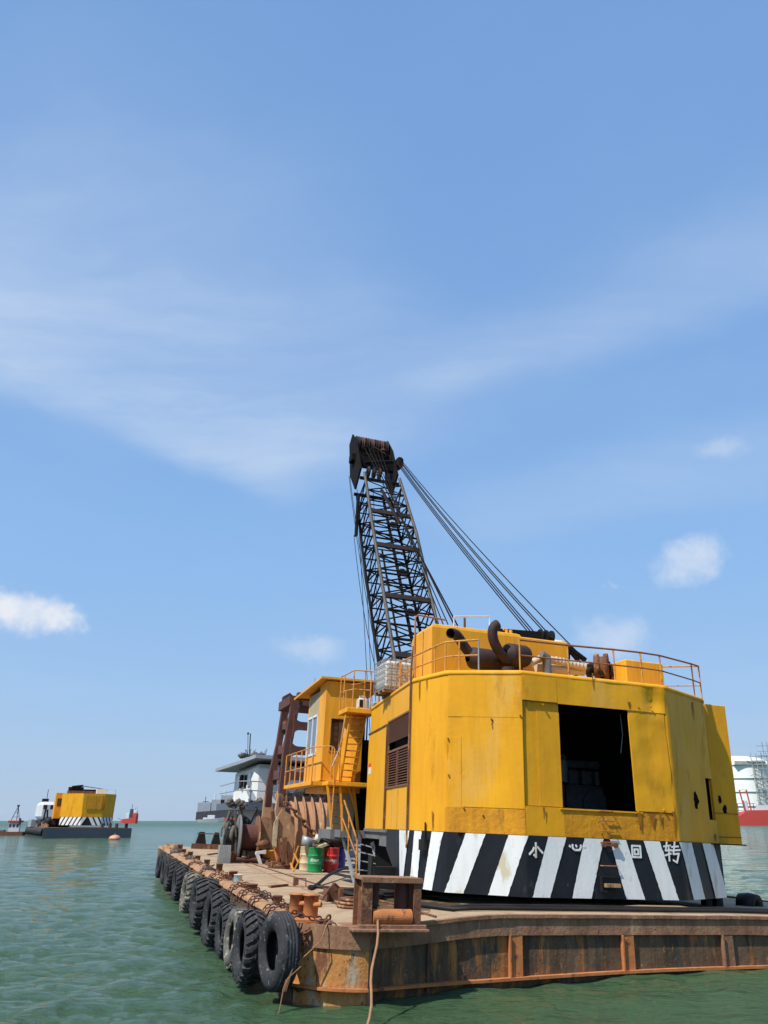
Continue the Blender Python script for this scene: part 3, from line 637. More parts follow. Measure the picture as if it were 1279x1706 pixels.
def sheet(g, s0, s1, z0, z1, off=0.0, thk=.03, mi=0, wav=.006, step=.12, topf=None, skew=0.0):
    ns = max(1, int((s1-s0)/step+.5)); nz_ = max(1, int((z1-z0)/.14+.5)); A = []
    # follow path corners exactly
    ss = sorted(set([s0+(s1-s0)*i/ns for i in range(ns+1)]+[c for c in cum if s0 < c < s1]))
    for s in ss:
        for j in range(nz_+1):
            z = z0+(z1-z0)*j/nz_; o = off+wav*noise.noise(V((s*1.1, z*1.3, off*30)))+wav*.5*noise.noise(V((s*4, z*3, 7)))
            for (ds_, dz_, dr_, dd_) in DENT:
                q_ = math.hypot(s-ds_, (z-dz_)*.8)/dr_
                if q_ < 1: o -= dd_*(1-q_)**1.5*(1+.5*noise.noise(V((s*9, z*9, 0))))
            p = ppos(s+skew*(z1-z)/(z1-z0), o); p.z = z; A.append(p)
    m = len(ss); k = nz_+1
    g.add(A, [(i*k+j, (i+1)*k+j, (i+1)*k+j+1, i*k+j+1) for i in range(m-1) for j in range(k-1)], mi, True)
    # returned edges give the sheet its thickness
    def edge(idx):
        P = [A[q] for q in idx]; Q = []
        for q in idx:
            s = ss[q//k]; b = ppos(s+skew*(z1-A[q].z)/(z1-z0), off-thk); b.z = A[q].z; Q.append(b)
        n_ = len(P); g.add(P+Q, [(i, i+1, n_+i+1, n_+i) for i in range(n_-1)], mi)
    edge(list(range(0, k))); edge([(m-1)*k+j for j in range(k)]); edge([i*k for i in range(m)]); edge([i*k+k-1 for i in range(m)])
S = {}
for nm, u, v in (('win_l', 646, 1260), ('win_r', 680.5, 1260), ('door_r', 645, 1300), ('pipe', 684, 1250), ('c742', 744, 1200), ('p769', 769, 1250), ('c868', 869, 1140), ('d931', 932, 1200), ('o1045', 1045, 1190), ('c1108', 1108, 1200), ('hole_l', 1178, 1330), ('hole_r', 1190, 1330)):
    S[nm] = pxs(u, v)[0]
SE = cum[-1]
zf = pxs(931, 1170)[1]      # underside of the fascia
zs = pxs(937, 1346)[1]      # sill
for (u_, v_, r_, d_) in ((1090, 1172, .30, .13), (1100, 1152, .22, -.07), (1080, 1158, .3, .07), (1085, 1262, .5, .05), (1075, 1215, .3, .04), (744, 1249, .16, .05), (744, 1264, .12, .04), (810, 1300, .7, .03), (1140, 1230, .8, .04)):
    q_ = pxs(u_, v_); DENT.append((q_[0], q_[1], r_, d_))
# walls as one part with plated sub-parts
wl = G()
zw0, zw1 = pxs(646, 1311)[1], pxs(646, 1206)[1]; zh = pxs(640, 1208)[1]
sheet(wl, 0, S['win_l'], ZB, ZT-.1); sheet(wl, S['win_l'], S['win_r'], ZB, zw0); sheet(wl, S['win_l'], S['win_r'], zw1, ZT-.1)
sheet(wl, S['win_r'], S['c868'], ZB, ZT-.1)
sheet(wl, S['c868'], S['d931'], ZB, zs); sheet(wl, S['d931'], S['o1045'], ZB, zs, mi=1); sheet(wl, S['o1045'], S['c1108'], ZB, zs, mi=1)
sheet(wl, S['c868'], S['d931'], zs, zf, -.05)
sheet(wl, S['o1045']+.12, S['c1108'], zs, zf, -.06)
hz0, hz1 = pxs(1185, 1366)[1], pxs(1185, 1298)[1]
sheet(wl, S['c1108'], S['hole_l'], ZB, ZT-.1); sheet(wl, S['hole_l'], S['hole_r'], ZB, hz0); sheet(wl, S['hole_l'], S['hole_r'], hz1, ZT-.1); sheet(wl, S['hole_r'], SE, ZB, ZT-.1)
MH = part('machinery_house', wl, ['yellow', 'yellow_rough'], CR)
ORGS[MH] = ORGS[CR]
# rounded roof edge and roof
g = G(); ss = sorted(set([SE*i/120 for i in range(121)]+cum)); A = []; prof = [(0, -.12), (.025, -.10), (.03, -.05), (.012, -.01), (-.04, .02), (-.12, .03), (-.5, .03)]
for s in ss:
    for (o, h) in prof:
        p = ppos(s, o+.006*noise.noise(V((s*3, h, 0)))); p.z = ZT+h; A.append(p)
k = len(prof); g.add(A, [(i*k+j, (i+1)*k+j, (i+1)*k+j+1, i*k+j+1) for i in range(len(ss)-1) for j in range(k-1)], 0, True)
inner = [ppos(s, -.49) for s in ss]; g.add([V((p.x, p.y, ZT+.028)) for p in inner], [list(range(len(ss)))], 0)
part('roof', g, 'yellow', MH)
# plated fascia over the doors, door leaves, patches
g = G(); sheet(g, S['c868'], pxs(926, 1150)[0], zf-.02, ZT-.10, .035, .04); part('fascia_panel', g, 'yellow', MH)
g = G(); sheet(g, pxs(926, 1150)[0]+.012, S['c1108']+.02, zf-.04, ZT-.10, .032, .04, wav=.018); part('fascia_panel', g, 'yellow', MH)
g = G(); sheet(g, S['c742']+.03, S['c868']-.005, pxs(800, 1195)[1]+.01, ZT-.10, .012, .015); part('wall_panel', g, 'yellow', MH)
g = G(); sheet(g, S['p769'], S['c868']-.012, pxs(800, 1345)[1], pxs(800, 1195)[1], .014, .016); part('wall_panel', g, 'yellow', MH)
g = G(); sheet(g, S['c742']+.03, S['p769']-.012, pxs(755, 1345)[1], pxs(755, 1228)[1], .010, .012); part('wall_panel', g, 'yellow', MH)
g = G(); sheet(g, S['c742']-.02, S['c868']-.005, ZB, pxs(800, 1347)[1], .016, .018, wav=.012); part('wall_panel', g, 'yellow_rough', MH)
g = G(); sheet(g, S['c868']+.03, pxs(896, 1250)[0], zs+.02, zf-.03, -.045, .01); part('door_panel', g, 'yellow', MH)
g = G(); sheet(g, pxs(896, 1250)[0]+.01, S['d931'], zs+.02, zf-.25, -.03, .02); part('door_panel', g, 'yellow', MH)
g = G(); sheet(g, pxs(1046, 1200)[0], S['c1108']-.03, zs+.02, zf-.03, .02, .03, wav=.03, skew=.03); part('sliding_door', g, 'yellow', MH)['label'] = 'dented sliding door leaf pushed to the right'
g = G(); sheet(g, S['c1108']-.06, S['c1108']-.02, zs, zf-.03, -.02, .03); part('door_edge', g, 'dark', MH)
g = G(); sheet(g, S['c1108']+.03, S['c1108']+1.35, ZB+.02, ZT-.12, .010, .012, wav=.012); part('wall_panel', g, 'yellow', MH)
g = G(); sheet(g, S['d931']-.1, S['o1045']+.2, zs-.035, zs, .03, .05); part('door_sill', g, 'yellow', MH)
M['runs'] = mat('rust_run_stain', (.34, .145, .018), (.24, .09, .018), 5, (.10, .045, .025), .55, .12, 7, 1, 2.5, .8, 0, .3, 20, .15)
for (u_, v0_, v1_, w_) in ((1064, 1354, 1384, 7), (1085, 1356, 1378, 9), (1121, 1352, 1398, 4), (1046, 1170, 1181, 5), (1099, 1355, 1376, 4), (905, 1345, 1366, 3), (1013, 1388, 1398, 5), (700, 1134, 1168, 3), (712, 1131, 1150, 2), (722, 1352, 1384, 3), (1152, 1170, 1200, 4), (985, 1122, 1150, 2), (1190, 1390, 1402, 5), (820, 1199, 1215, 2)):
    g = G(); A = []; s_, z0_s = pxs(u_, v0_); z1_s = pxs(u_, v1_)[1]; hw = w_/58/2
    for k_ in range(9):
        f_ = k_/8; w2 = hw*(1-f_)**.6*(1+.5*noise.noise(V((u_, f_*5, 0))))+.004; dx_ = .02*noise.noise(V((u_*.7, f_*3, 4)))
        for e_ in (-1, 1): p_ = ppos(s_+dx_+e_*w2, .052 if 868 < u_ < 1112 and v0_ < 1180 else .030 if v0_ > 1340 and u_ < 1110 else .026); p_.z = z0_s+(z1_s-z0_s)*f_; A.append(p_)
    g.add(A, [(2*k_, 2*k_+1, 2*k_+3, 2*k_+2) for k_ in range(8)]); part('rust_run', g, 'runs', MH)
for (u_, v_) in ((818, 1197), (903, 1174), (1082, 1178), (1061, 1178), (746, 1230), (804, 1357), (747, 1290), (772, 1345), (866, 1191), (1105, 1350)):
    s_, z_ = pxs(u_, v_); g = G(); a_ = ppos(s_, .0); n_s = (ppos(s_, .1)-a_).normalized(); a_.z = z_; g.cyl(a_+n_s*.02, .022, .045, n_s, 8); part('bolt', g, 'yellow_rough', MH)
# left wall: door leaf, hanging rail, pipe, mesh window with louvres
zd0, zd1 = pxs(630, 1381)[1], pxs(630, 1218)[1]
g = G(); sheet(g, .02, S['door_r']-.1, zd0, zd1, .05, .04); part('side_door', g, 'yellow', MH)
p0 = ppos(.0, .05); p1 = ppos(S['win_l'], .05); g = G(); g.beam((p0.x, p0.y, zd1+.02), (p1.x, p1.y, zd1+.02), .05, .04); part('door_track', g, 'rust', MH)
p0 = ppos(S['door_r']-.08, .04); g = G(); g.beam((p0.x, p0.y, zd0), (p0.x, p0.y, zd1), .05, .05); part('door_post', g, 'rust', MH)
p = ppos(1.0, .056); q = hx(618, 1275, p.x)
def wallbox(g, s0, s1, z0, z1, o0, o1, mi=0):
    a, b = ppos(s0, o0), ppos(s1, o0); c, d = ppos(s1, o1), ppos(s0, o1)
    g.add([(a.x, a.y, z0), (b.x, b.y, z0), (c.x, c.y, z0), (d.x, d.y, z0), (a.x, a.y, z1), (b.x, b.y, z1), (c.x, c.y, z1), (d.x, d.y, z1)], [(0,3,2,1),(4,5,6,7),(0,1,5,4),(1,2,6,5),(2,3,7,6),(3,0,4,7)], mi)
g = G(); sa, za = pxs(616, 1291); wallbox(g, sa, sa+.42, za, za+.22, .05, .056, 1); wallbox(g, sa, sa+.42, za+.225, za+.33, .05, .056, 0); part('notice_sheet', g, ['red', 'drumwhite'], MH)
g = G(); p = ppos(S['pipe'], .05); g.tube([(p.x, p.y, 2.45), (p.x, p.y, ZT+.02), (p.x+.05, p.y+.05, ZT+.9)], .028, 8); part('drain_pipe', g, 'rust', MH)
gl = G(); s0, s1 = S['win_l'], S['win_r']
for (a, b, c, d) in ((s0, s1, zw0-.05, zw0), (s0, s1, zw1, zw1+.05), (s0-.04, s0, zw0-.05, zw1+.05), (s1, s1+.04, zw0-.05, zw1+.05), ((s0+s1)/2-.02, (s0+s1)/2+.02, zw0, zw0+.95)): wallbox(gl, a, b, c, d, -.02, .03)
wallbox(gl, s0, s1, zw0+.92, zw0+.98, -.01, .02)
WG = part('mesh_window', gl, 'mesh', CR); ORGS[WG] = ORGS[CR]
g = G()
for i in range(20): wallbox(g, s0+(s1-s0)*i/20, s0+(s1-s0)*i/20+.014, zw0+1.2, zw1, -.01, .002)
for i in range(12): wallbox(g, s0, s1, zw0+1.2+(zw1-zw0-1.2)*i/12, zw0+1.2+(zw1-zw0-1.2)*i/12+.014, .003, .012)
part('wire_mesh', g, 'mesh', WG)
for i in range(13):
    g = G(); z = zw0+.04+i*.068; wallbox(g, s0+.02, s1-.02, z, z+.02, -.04, .0); part('louvre_slat', g, 'mesh', WG)
# skirt
ZK = 1.58
sk0 = pxs(645, 1387)[0]
skl = pxs(668, 1455)[0]
g = G(); sheet(g, pxs(668, 1400)[0], SE-2, ZK, ZB-.005, .02, .05, wav=.01)
pA, pB, pC = ppos(sk0, .02), ppos(pxs(668, 1400)[0], .02), ppos(pxs(668, 1400)[0], .02)
g.add([(pA.x, pA.y, ZB-.005), (pB.x, pB.y, ZB-.005), (pB.x, pB.y, ZK), (pA.x, pA.y, ZB-.5)], [(0, 1, 2, 3)])
SKT = part('skirt', g, 'black', CR); ORGS[SKT] = ORGS[CR]
g = G(); wallbox(g, 2.2, pxs(668, 1400)[0]-.02, ZB-.45, ZB-.01, -.02, .015); wallbox(g, 0, 2.2, ZB-.28, ZB-.01, -.02, .02); wallbox(g, -.0, sk0+.1, ZB-.09, ZB-.005, .02, .08); part('floor_frame', g, 'grey', CR)
stripes = [((667, 684), (668, 673)), ((692, 704), (684, 696)), ((721, 740), (706, 721)), ((776, 809), (741, 772)), ((847, 879), (813, 846)), ((912, 942), (886, 915)), ((972, 1004), (952, 984)),
           ((1014, 1041), (1042, 1073)), ((1070, 1097), (1103, 1129)), ((1129, 1149), (1153, 1172)), ((1167, 1185), (1190, 1208))]
def top_v(u): return np.interp(u, [640, 742, 868, 1130, 1200], [1386, 1388, 1394, 1398, 1401])
def bot_v(u): return np.interp(u, [668, 702, 740, 875, 1000, 1130, 1210], [1460, 1485, 1490, 1497, 1498, 1495, 1493])
for i, (t_, b_) in enumerate(stripes):
    c = [pxs(t_[0], top_v(t_[0]))[0], pxs(t_[1], top_v(t_[1]))[0], pxs(b_[0], bot_v(b_[0]))[0], pxs(b_[1], bot_v(b_[1]))[0]]
    g = G(); A = []; nr, nc = 22, 13
    for r in range(nr+1):
        z = ZB-.01-(ZB-ZK-.015)*r/nr; f = r/nr; l0 = c[0]+(c[2]-c[0])*f+.016*noise.noise(V((r*.6, i*3, 0))); l1 = c[1]+(c[3]-c[1])*f+.016*noise.noise(V((r*.6, i*3, 9)))
        if l1 < l0+.01: l1 = l0+.01
        for q in range(nc+1):
            p = ppos(l0+(l1-l0)*q/nc, .036); p.z = z; A.append(p)
    g.add(A, [(r*(nc+1)+q, r*(nc+1)+q+1, (r+1)*(nc+1)+q+1, (r+1)*(nc+1)+q) for r in range(nr) for q in range(nc)], 0, True)
    part('white_stripe', g, 'white', SKT)
# the four painted characters 小心回转
def stroke(g, pts, w=2.3):
    P = []
    for (u, v) in pts:
        s, z = pxs(u, v); p = ppos(s, .034+.006); p.z = z; P.append(p)
    for a, b in zip(P, P[1:]):
        d = (b-a).normalized(); g.beam(a-d*.012, b+d*.012, .006, w/58, up=(0, 0, 1) if abs(d.z) < .7 else (1, 0, 0)) if abs(d.z) < .7 else g.beam(a-d*.012, b+d*.012, w/58, .006, up=(0, 1, 0))
CH = {'xiao': [[(891, 1404), (891.5, 1428), (888, 1424)], [(888, 1412), (886, 1417), (880.5, 1423)], [(894, 1411), (898, 1416), (902.5, 1421)]],
      'xin': [[(952, 1407), (952.5, 1413), (956, 1416), (964, 1416), (966, 1412), (966, 1408)], [(947, 1409), (948.5, 1410.5)], [(957.5, 1408), (959, 1410.5)], [(970.5, 1410), (973, 1411)]],
      'hui': [[(1051, 1409), (1052, 1428)], [(1051, 1409), (1064.5, 1409.5), (1066, 1428)], [(1052, 1427.5), (1066, 1428)], [(1055, 1415), (1055.5, 1423)], [(1055, 1415), (1061, 1415), (1062, 1423), (1055.5, 1423)]],
      'zhuan': [[(1104, 1410), (1115, 1408.5)], [(1109, 1403), (1107, 1417), (1116, 1416)], [(1112, 1412), (1113.5, 1434)], [(1106, 1425), (1116, 1422)],
                [(1117, 1411), (1128, 1410)], [(1116, 1417), (1131, 1416)], [(1122, 1403), (1120, 1423), (1129, 1422)], [(1129, 1422), (1126, 1437), (1120, 1433)]]}
for k_, sts in CH.items():
    g = G()
    for st_ in sts: stroke(g, st_, 2.6 if k_ != 'zhuan' else 2.3)
    part('painted_character', g, 'white', SKT)
# rungs, foot step, hook and control box on the skirt
def rung(u0, u1, v, parent, stand=.11, m='railrust'):
    s0, z = pxs(u0, v); s1, _ = pxs(u1, v); g = G()
    a0, a1, b0, b1 = ppos(s0, .02), ppos(s0, stand), ppos(s1, .02), ppos(s1, stand)
    for p in (a0, a1, b0, b1): p.z = z
    g.tube([a0, a1, b1, b0], .013, 6, smooth=False); part('rung', g, m, parent)
for (u0, u1, v) in ((997, 1017, 1351), (999, 1018, 1367), (999, 1019, 1385)): rung(u0, u1, v, MH)
for (u0, u1, v) in ((999, 1024, 1403), (999, 1025, 1442)): rung(u0, u1, v, SKT)
s0, z0 = pxs(999, 1484); s1, z1 = pxs(1024, 1462); g = G()
for (a, b, c, d) in ((s0, s1, z1, z1+.03), (s0-.0, s0+.03, z0, z1), (s0, s1, z0-.02, z0+.01)): wallbox(g, a, b, c, d, .02, .10)
wallbox(g, s0+.08, s1+.06, z0+.08, z0+.16, .03, .14, 1); part('foot_step', g, ['dark', 'rust_tan'], SKT)
g = G(); s, z = pxs(1012, 1404); p = ppos(s, .05)
for ds in (-.16, .16):
    q = ppos(s+ds, .05); g.cyl((q.x, q.y, z-.05), .05, .08, (0, -1, 0), 12)
a, b = ppos(s-.18, .10), ppos(s+.2, .10); g.beam((a.x, a.y, z-.04), (b.x, b.y, z-.06), .05); part('rung_bracket', g, 'rust', SKT)
g = G(); s, z = pxs(711, 1400); wallbox(g, s-.12, s+.10, z-.22, z+.02, .03, .16); wallbox(g, s-.03, s+.0, z, z+.4, .03, .06); part('socket_box', g, 'dark', SKT)
# side enclosure at the right rear
a = hy(1178, 1172, 3.7); b = hy(1212, 1172, 3.7); zc1 = a.z-.03; c = hy(1204, 1412, 3.7)
g = G(); g.cbox((10.9, 3.62, 2.84), (b.x-.17, 6.4, zc1), .02); SEB = part('side_enclosure', g, 'yellow', CR); ORGS[SEB] = ORGS[CR]
g = G(); g.box((10.88, 3.60, 3.02), (b.x-.165, 3.618, 3.035)); g.box((10.88, 3.60, 3.62), (b.x-.165, 3.618, 3.63)); part('weld_seam', g, 'rust', SEB)
for (u, v, r) in ((1200, 1332, .07), (1208, 1349, .075)):
    p = hy(u, v, 3.6); g = G(); g.blob((p.x, 3.618, p.z), (r*.8, .004, r*1.3), rough=.9, sub=3, seed=u); part('rust_hole', g, 'void', SEB)
s, z = pxs(1157, 1335); p = ppos(s, .018); g = G(); g.blob((p.x, p.y, p.z+z), (.07, .03, .17), rough=.9, sub=3, seed=3); part('rust_hole', g, 'void', MH)
# black liner added to keep light out of the machinery space
g = G(); g.box((3.2, 8.6, ZB-.1), (11.4, 8.7, ZT+.02)); g.box((5.05, 2.5, ZB), (5.1, 8.6, ZT)); g.box((8.2, 2.5, ZB), (8.25, 8.6, ZT)); g.box((5.1, 2.35, ZT-.06), (8.2, 8.6, ZT)); g.box((2.95, 5.4, ZB), (3.0, 8.4, ZT)); g.box((9.3, 3.7, 3.0), (10.9, 3.76, 5.5)); g.box((3.0, 2.9, ZB-.03), (11.2, 10, ZB-.0)); part('dark_liner', g, 'void', CR)
g = G(); gx = hy(990, 1300, 5.0); g.cbox((gx.x-1.0, 4.8, ZB), (gx.x+1.0, 7.5, 4.2), .08)
for i in range(4): g.cbox((gx.x-.8+i*.42, 4.95, 4.2), (gx.x-.5+i*.42, 5.5, 4.62), .05)
g.tube([(gx.x-.9, 5.0, 4.75), (gx.x+.9, 5.0, 4.8)], .11, 12); g.tube([(gx.x-1.5, 4.3, 3.2), (gx.x-1.5, 4.3, 4.4), (gx.x-1.2, 4.6, 4.9)], .09, 10); g.cyl((gx.x-1.55, 4.2, 4.2), .2, .55, (0, 0, 1), 18)
g.cyl((gx.x-.2, 4.78, 3.7), .38, .1, (0, -1, 0), 24)
part('engine', g, 'engine', CR)
g = G(); p = hy(1033, 1190, 2.6); q = hy(1034, 1255, 2.6); g.tube([p, (p.x+.03, p.y, (p.z+q.z)/2), q], .012, 6); part('hanging_hose', g, 'galv', CR)
# slewing base; black boxes added for the shaded hollow under the floor
g = G(); g.cyl((6.8, 7.6, 1.2), 2.5, .5, n=48); g.cyl((6.8, 7.6, 1.7), 2.25, 1.0, n=48); g.box((3.6, 3.2, ZK+.5), (10.6, 10, ZB-.1)); g.box((3.3, 6.4, 1.25), (10.2, 11.6, 2.66)); part('slew_ring_and_shade_block', g, 'void', CR)
for u in (1181, 1199):
    p = hy(u, 1500, 3.7); g = G(); g.box((p.x-.1, 3.7, 1.25), (p.x+.1, 3.9, ZK+.3)); part('slew_roller_post', g, 'dark', CR)
# --- roof furniture
def fixp(name, g, m): return part(name, g, m, CR)
K = hy(720, 1037, 5.0); Lf = hy(689, 1046, 6.5); ztop = K.z
g = G(); x1 = hy(868, 1045, 5.0).x
P = [(K.x, 5.0), (x1, 5.0), (x1, 7.2), (Lf.x+.2, 7.2), (Lf.x, 6.5)]
def bevbox(g, P, z0, z1, c=.12, mi=0):
    cx = sum(p[0] for p in P)/len(P); cy = sum(p[1] for p in P)/len(P)
    rings = []
    for (ins, z) in ((0, z0), (0, z1-c), (c*.3, z1-c*.3), (c, z1)):
        rr = []
        for (x, y) in P:
            d = V((cx-x, cy-y, 0)).normalized()*ins*1.3; rr.append(V((x+d.x, y+d.y, z)))
        rings.append(rr)
    m = len(P); g.add([q for r_ in rings for q in r_], [(i*m+j, i*m+(j+1) % m, (i+1)*m+(j+1) % m, (i+1)*m+j) for i in range(3) for j in range(m)]+[tuple(3*m+j for j in range(m)), tuple(range(m))[::-1]], mi)
bevbox(g, P, ZT+.03, ztop); CB = fixp('roof_cabinet', g, 'yellow2'); ORGS[CB] = ORGS[CR]
g = G(); q = V((K.x, 5.0, 0)).lerp(V((Lf.x, 6.5, 0)), .45); g.beam((q.x-.005, q.y-.005, ZT+.05), (q.x-.005, q.y-.005, ztop-.12), .02, .02); part('cabinet_seam', g, 'rust', CB)
g = G(); a = hy(756, 1027, 5.6); b = hy(815, 1027, 5.6); g.tube([(a.x, 5.6, ztop-.05), (a.x, 5.6, a.z), (b.x, 5.6, b.z), (b.x, 5.6, ztop-.05)], .022, 6, smooth=False); m_ = a.lerp(b, .3); g.beam((m_.x, 5.6, ztop-.05), (m_.x, 5.6, a.z), .06, .04, mi=1); part('white_guard_rail', g, ['frame', 'rust'], CB)
g = G(); a = hy(692, 1024, 6.3); b = hy(742, 1033, 6.3); g.tube([(a.x, 6.3, ZT), (a.x, 6.3, a.z-.1), (a.x+.08, 6.3, a.z), (b.x, 6.3, b.z)], .028, 8); part('vent_pipe', g, 'railrust', CB)
a = hy(860, 1056, 5.4); b = hy(946, 1070, 5.4)
g = G(); g.cbox((a.x, 5.4, ZT+.03), (b.x, 6.8, b.z), .04); fixp('roof_cabinet', g, 'yellow2')
g = G(); p = hy(845, 1055, 5.3)
for dx in (0, .14): g.cyl((p.x+dx, 5.35, p.z-.5), .05, .62, n=12)
g.tube([(p.x, 5.35, p.z+.1), (p.x-.1, 5.35, p.z+.13)], .04, 8); fixp('breather_pipe', g, 'yellow2')
a = hy(1041, 1098, 3.6); b = hy(1104, 1101, 3.6)
g = G(); g.cbox((a.x, 3.6, ZT+.02), (b.x, 4.9, a.z), .03); g.box((a.x-.25, 4.3, ZT+.02), (a.x-.01, 4.8, a.z+.05), 1); fixp('roof_cabinet', g, ['yellow2', 'dark'])
# exhausts
def muf(p0, p1, r, name, pipe):
    g = G(); p0 = V(p0); p1 = V(p1); d = (p1-p0).normalized(); h = (p1-p0).length
    g.lathe([(.12, -.14), (r*.96, 0), (r, .02), (r, h-.05), (r*.95, h), (0, h+.04)], p0, d, 28)
    o = fixp(name, g, 'exhaust'); ORGS[o] = ORGS[CR]
    g = G(); n_ = len(pipe); pr = .135
    g.tube(pipe, pr, 16, caps=False); g.tube(pipe[::-1], pr-.012, 16, caps=False); part('tail_pipe', g, 'exhaust', o)
def bez(a, b, c, d, n=10):
    a, b, c, d = map(V, (a, b, c, d)); return [a*(1-t)**3+b*3*t*(1-t)**2+c*3*t*t*(1-t)+d*t**3 for t in [i/n for i in range(n+1)]]
Y1 = 3.9
a = hy(786, 1096, Y1); b = hy(862, 1106, Y1+.3); m0 = hy(750, 1055, Y1-.25); m1 = hy(760, 1060, Y1-.15); m2 = hy(772, 1068, Y1)
muf(a, b, .29, 'exhaust_silencer', bez(m0, hy(766, 1052, Y1), hy(768, 1080, Y1), hy(790, 1094, Y1)))
a = hy(846, 1090, Y1-.3); b = hy(874, 1094, Y1-.1); p0 = hy(829, 1040, Y1-.5)
muf(a, b, .30, 'exhaust_silencer', bez(p0, hy(812, 1045, Y1-.5), hy(820, 1082, Y1-.4), hy(848, 1102, Y1-.3)))
g = G(); a = hy(846, 1120, Y1-.3); g.tube([(a.x, Y1-.3, ZT), (a.x, Y1-.3, ZT+.35)], .17, 14); fixp('exhaust_riser', g, 'exhaust')
# lagged pipes
g = G(); g.tube([hy(886, 1104, 4), hy(904, 1095, 4), hy(914, 1098, 4), hy(975, 1112, 4)], .095, 12)
for i in range(9):
    p = hy(925+i*6, 1100+i*1.35, 4); g.lathe([(.1, -.02), (.112, -.01), (.112, .02), (.1, .03)], p, (1, 0, -.15), 12)
fixp('lagged_pipe', g, 'pipe')
g = G(); g.tube([hy(893, 1112, 4.2), hy(972, 1119, 4.2)], .12, 12); fixp('lagged_pipe', g, 'pipe')
g = G(); g.tube([hy(902, 1090, 3.8), hy(910, 1094, 3.8), (hy(910, 1094, 3.8).x+.02, 3.8, ZT)], .12, 12); fixp('flexible_elbow', g, 'grey')
# pulley / fan on the roof
p = hy(1002, 1111, 4.4); g = G(); g.lathe([(.05, -.2), (.34, -.2), (.38, -.18), (.38, -.06), (.3, -.04), (.3, .06), (.38, .08), (.38, .2), (.05, .2)], p, (.75, -.6, 0), 30); fixp('winch_pulley', g, 'rust')
g = G(); q = hy(984, 1116, 4.6); g.blob(q, .2, rough=.5, seed=4); q = hy(1032, 1120, 4.2); g.cyl(q, .13, .2, (.5, -.8, 0), 16); g.tube([hy(960, 1112, 4.3), hy(985, 1108, 4.3), hy(1000, 1122, 4.2), hy(1030, 1124, 4.2)], .05, 8); fixp('roof_winch_parts', g, 'dark')
# --- railings of the roof
def rail_run(name, base, post_h, tops_m='railrust', every=None, mid=.5, parent=CR, r=.024):
    o = thing_part(name, parent)
def thing_part(name, parent):
    e = bpy.data.objects.new(name, None); COL.objects.link(e); e.parent = parent; e.empty_display_size = .2; ORGS[e] = ORGS[parent]; return e
RL = thing_part('roof_railing', CR)
# (photo x, photo y of the top of each post) on the rail line .2 m inside the roof edge
def edge_pt(u, v_top):
    s, _ = pxs(u, max(v_top+45, 1150)); return s
posts = [(632, 1120), (667, 1103), (692, 1092), (725, 1077), (742, 1070), (765, 1068), (797, 1066), (865, 1066), (945, 1075), (1021, 1082), (1066, 1087), (1098, 1092), (1151, 1106), (1163, 1110)]
PT = []
OPL = [ppos(c, -.16) for c in cum]
for (u, v) in posts:
    # meet the ray with the wall line moved inwards
    r = BR @ ray(u, v); best = None
    for i in range(len(path)-1):
        a = OPL[i]; b = OPL[i+1]; d = b-a
        if d.length < .002: continue
        nn = V((d.y, -d.x, 0)); den = r.dot(nn)
        if abs(den) < 1e-9: continue
        t = (V((a.x, a.y, 0))-CAMB).dot(nn)/den; p = CAMB+r*t; q = (V((p.x, p.y, 0))-V((a.x, a.y, 0))).dot(d)/d.dot(d)
        if -.03 <= q <= 1.03 and t > 0 and (best is None or t < best[0]): best = (t, p)
    if best is None: kk = max(range(len(OPL)), key=lambda i_: OPL[i_].x-OPL[i_].y*.6); best = (0, hy(u, v, OPL[kk].y+.1))
    PT.append(best[1])
for i, p in enumerate(PT):
    g = G(); g.tube([(p.x, p.y, ZT-.01), p], .022, 6); part('post', g, 'galv' if i in (6,) else 'rail', RL)
for seg, m in ((PT[:7], 'rail'), (PT[7:], 'railrust')):
    g = G(); g.tube(seg, .026, 8, smooth=False); part('top_rail', g, m, RL)
    g = G(); g.tube([V((p.x, p.y, ZT+(p.z-ZT)*.52)) for p in seg], .02, 8, smooth=False); part('mid_rail', g, m, RL)
g = G(); q = PT[-1]; b = V((q.x-1.9, q.y+1.6, q.z+.05)); g.tube([q, b], .022, 6); g.tube([V((q.x, q.y, ZT+.45)), V((b.x, b.y, ZT+.5))], .02, 6); part('side_rail', g, 'rail', RL)
# intermediate container on the roof
cx0 = hy(641, 1110, 7.2).x; cx1 = cx0+1.0; cz0, cz1 = ZT+.12, ZT+1.02
IB = thing('liquid_container', 'white plastic tank in a grey wire cage on the crane roof behind the railing', 'tank', ((cx0+cx1)/2, 7.7, ZT+.03))
g = G(); g.cbox((cx0+.03, 7.23, cz0), (cx1-.03, 8.17, cz1-.03), .1); part('bottle', g, 'plastic', IB)
g = G()
for i in range(7):
    x = cx0+(cx1-cx0)*i/6; g.tube([(x, 7.2, cz0), (x, 7.2, cz1), (x, 8.2, cz1), (x, 8.2, cz0)], .011, 5, smooth=False)
    y = 7.2+i/6; g.tube([(cx0, y, cz0), (cx0, y, cz1), (cx1, y, cz1), (cx1, y, cz0)], .011, 5, smooth=False)
for i in range(6):
    z = cz0+(cz1-cz0)*i/5; g.tube([(cx0, 7.2, z), (cx1, 7.2, z), (cx1, 8.2, z), (cx0, 8.2, z)], .011, 5, closed=True, smooth=False)
part('wire_cage', g, 'galv', IB)
g = G()
for y in (7.25, 7.65, 8.05): g.box((cx0, y, ZT+.03), (cx1, y+.1, ZT+.10))
g.box((cx0, 7.22, ZT+.10), (cx1, 8.18, ZT+.118)); part('pallet', g, 'rust_tan', IB)
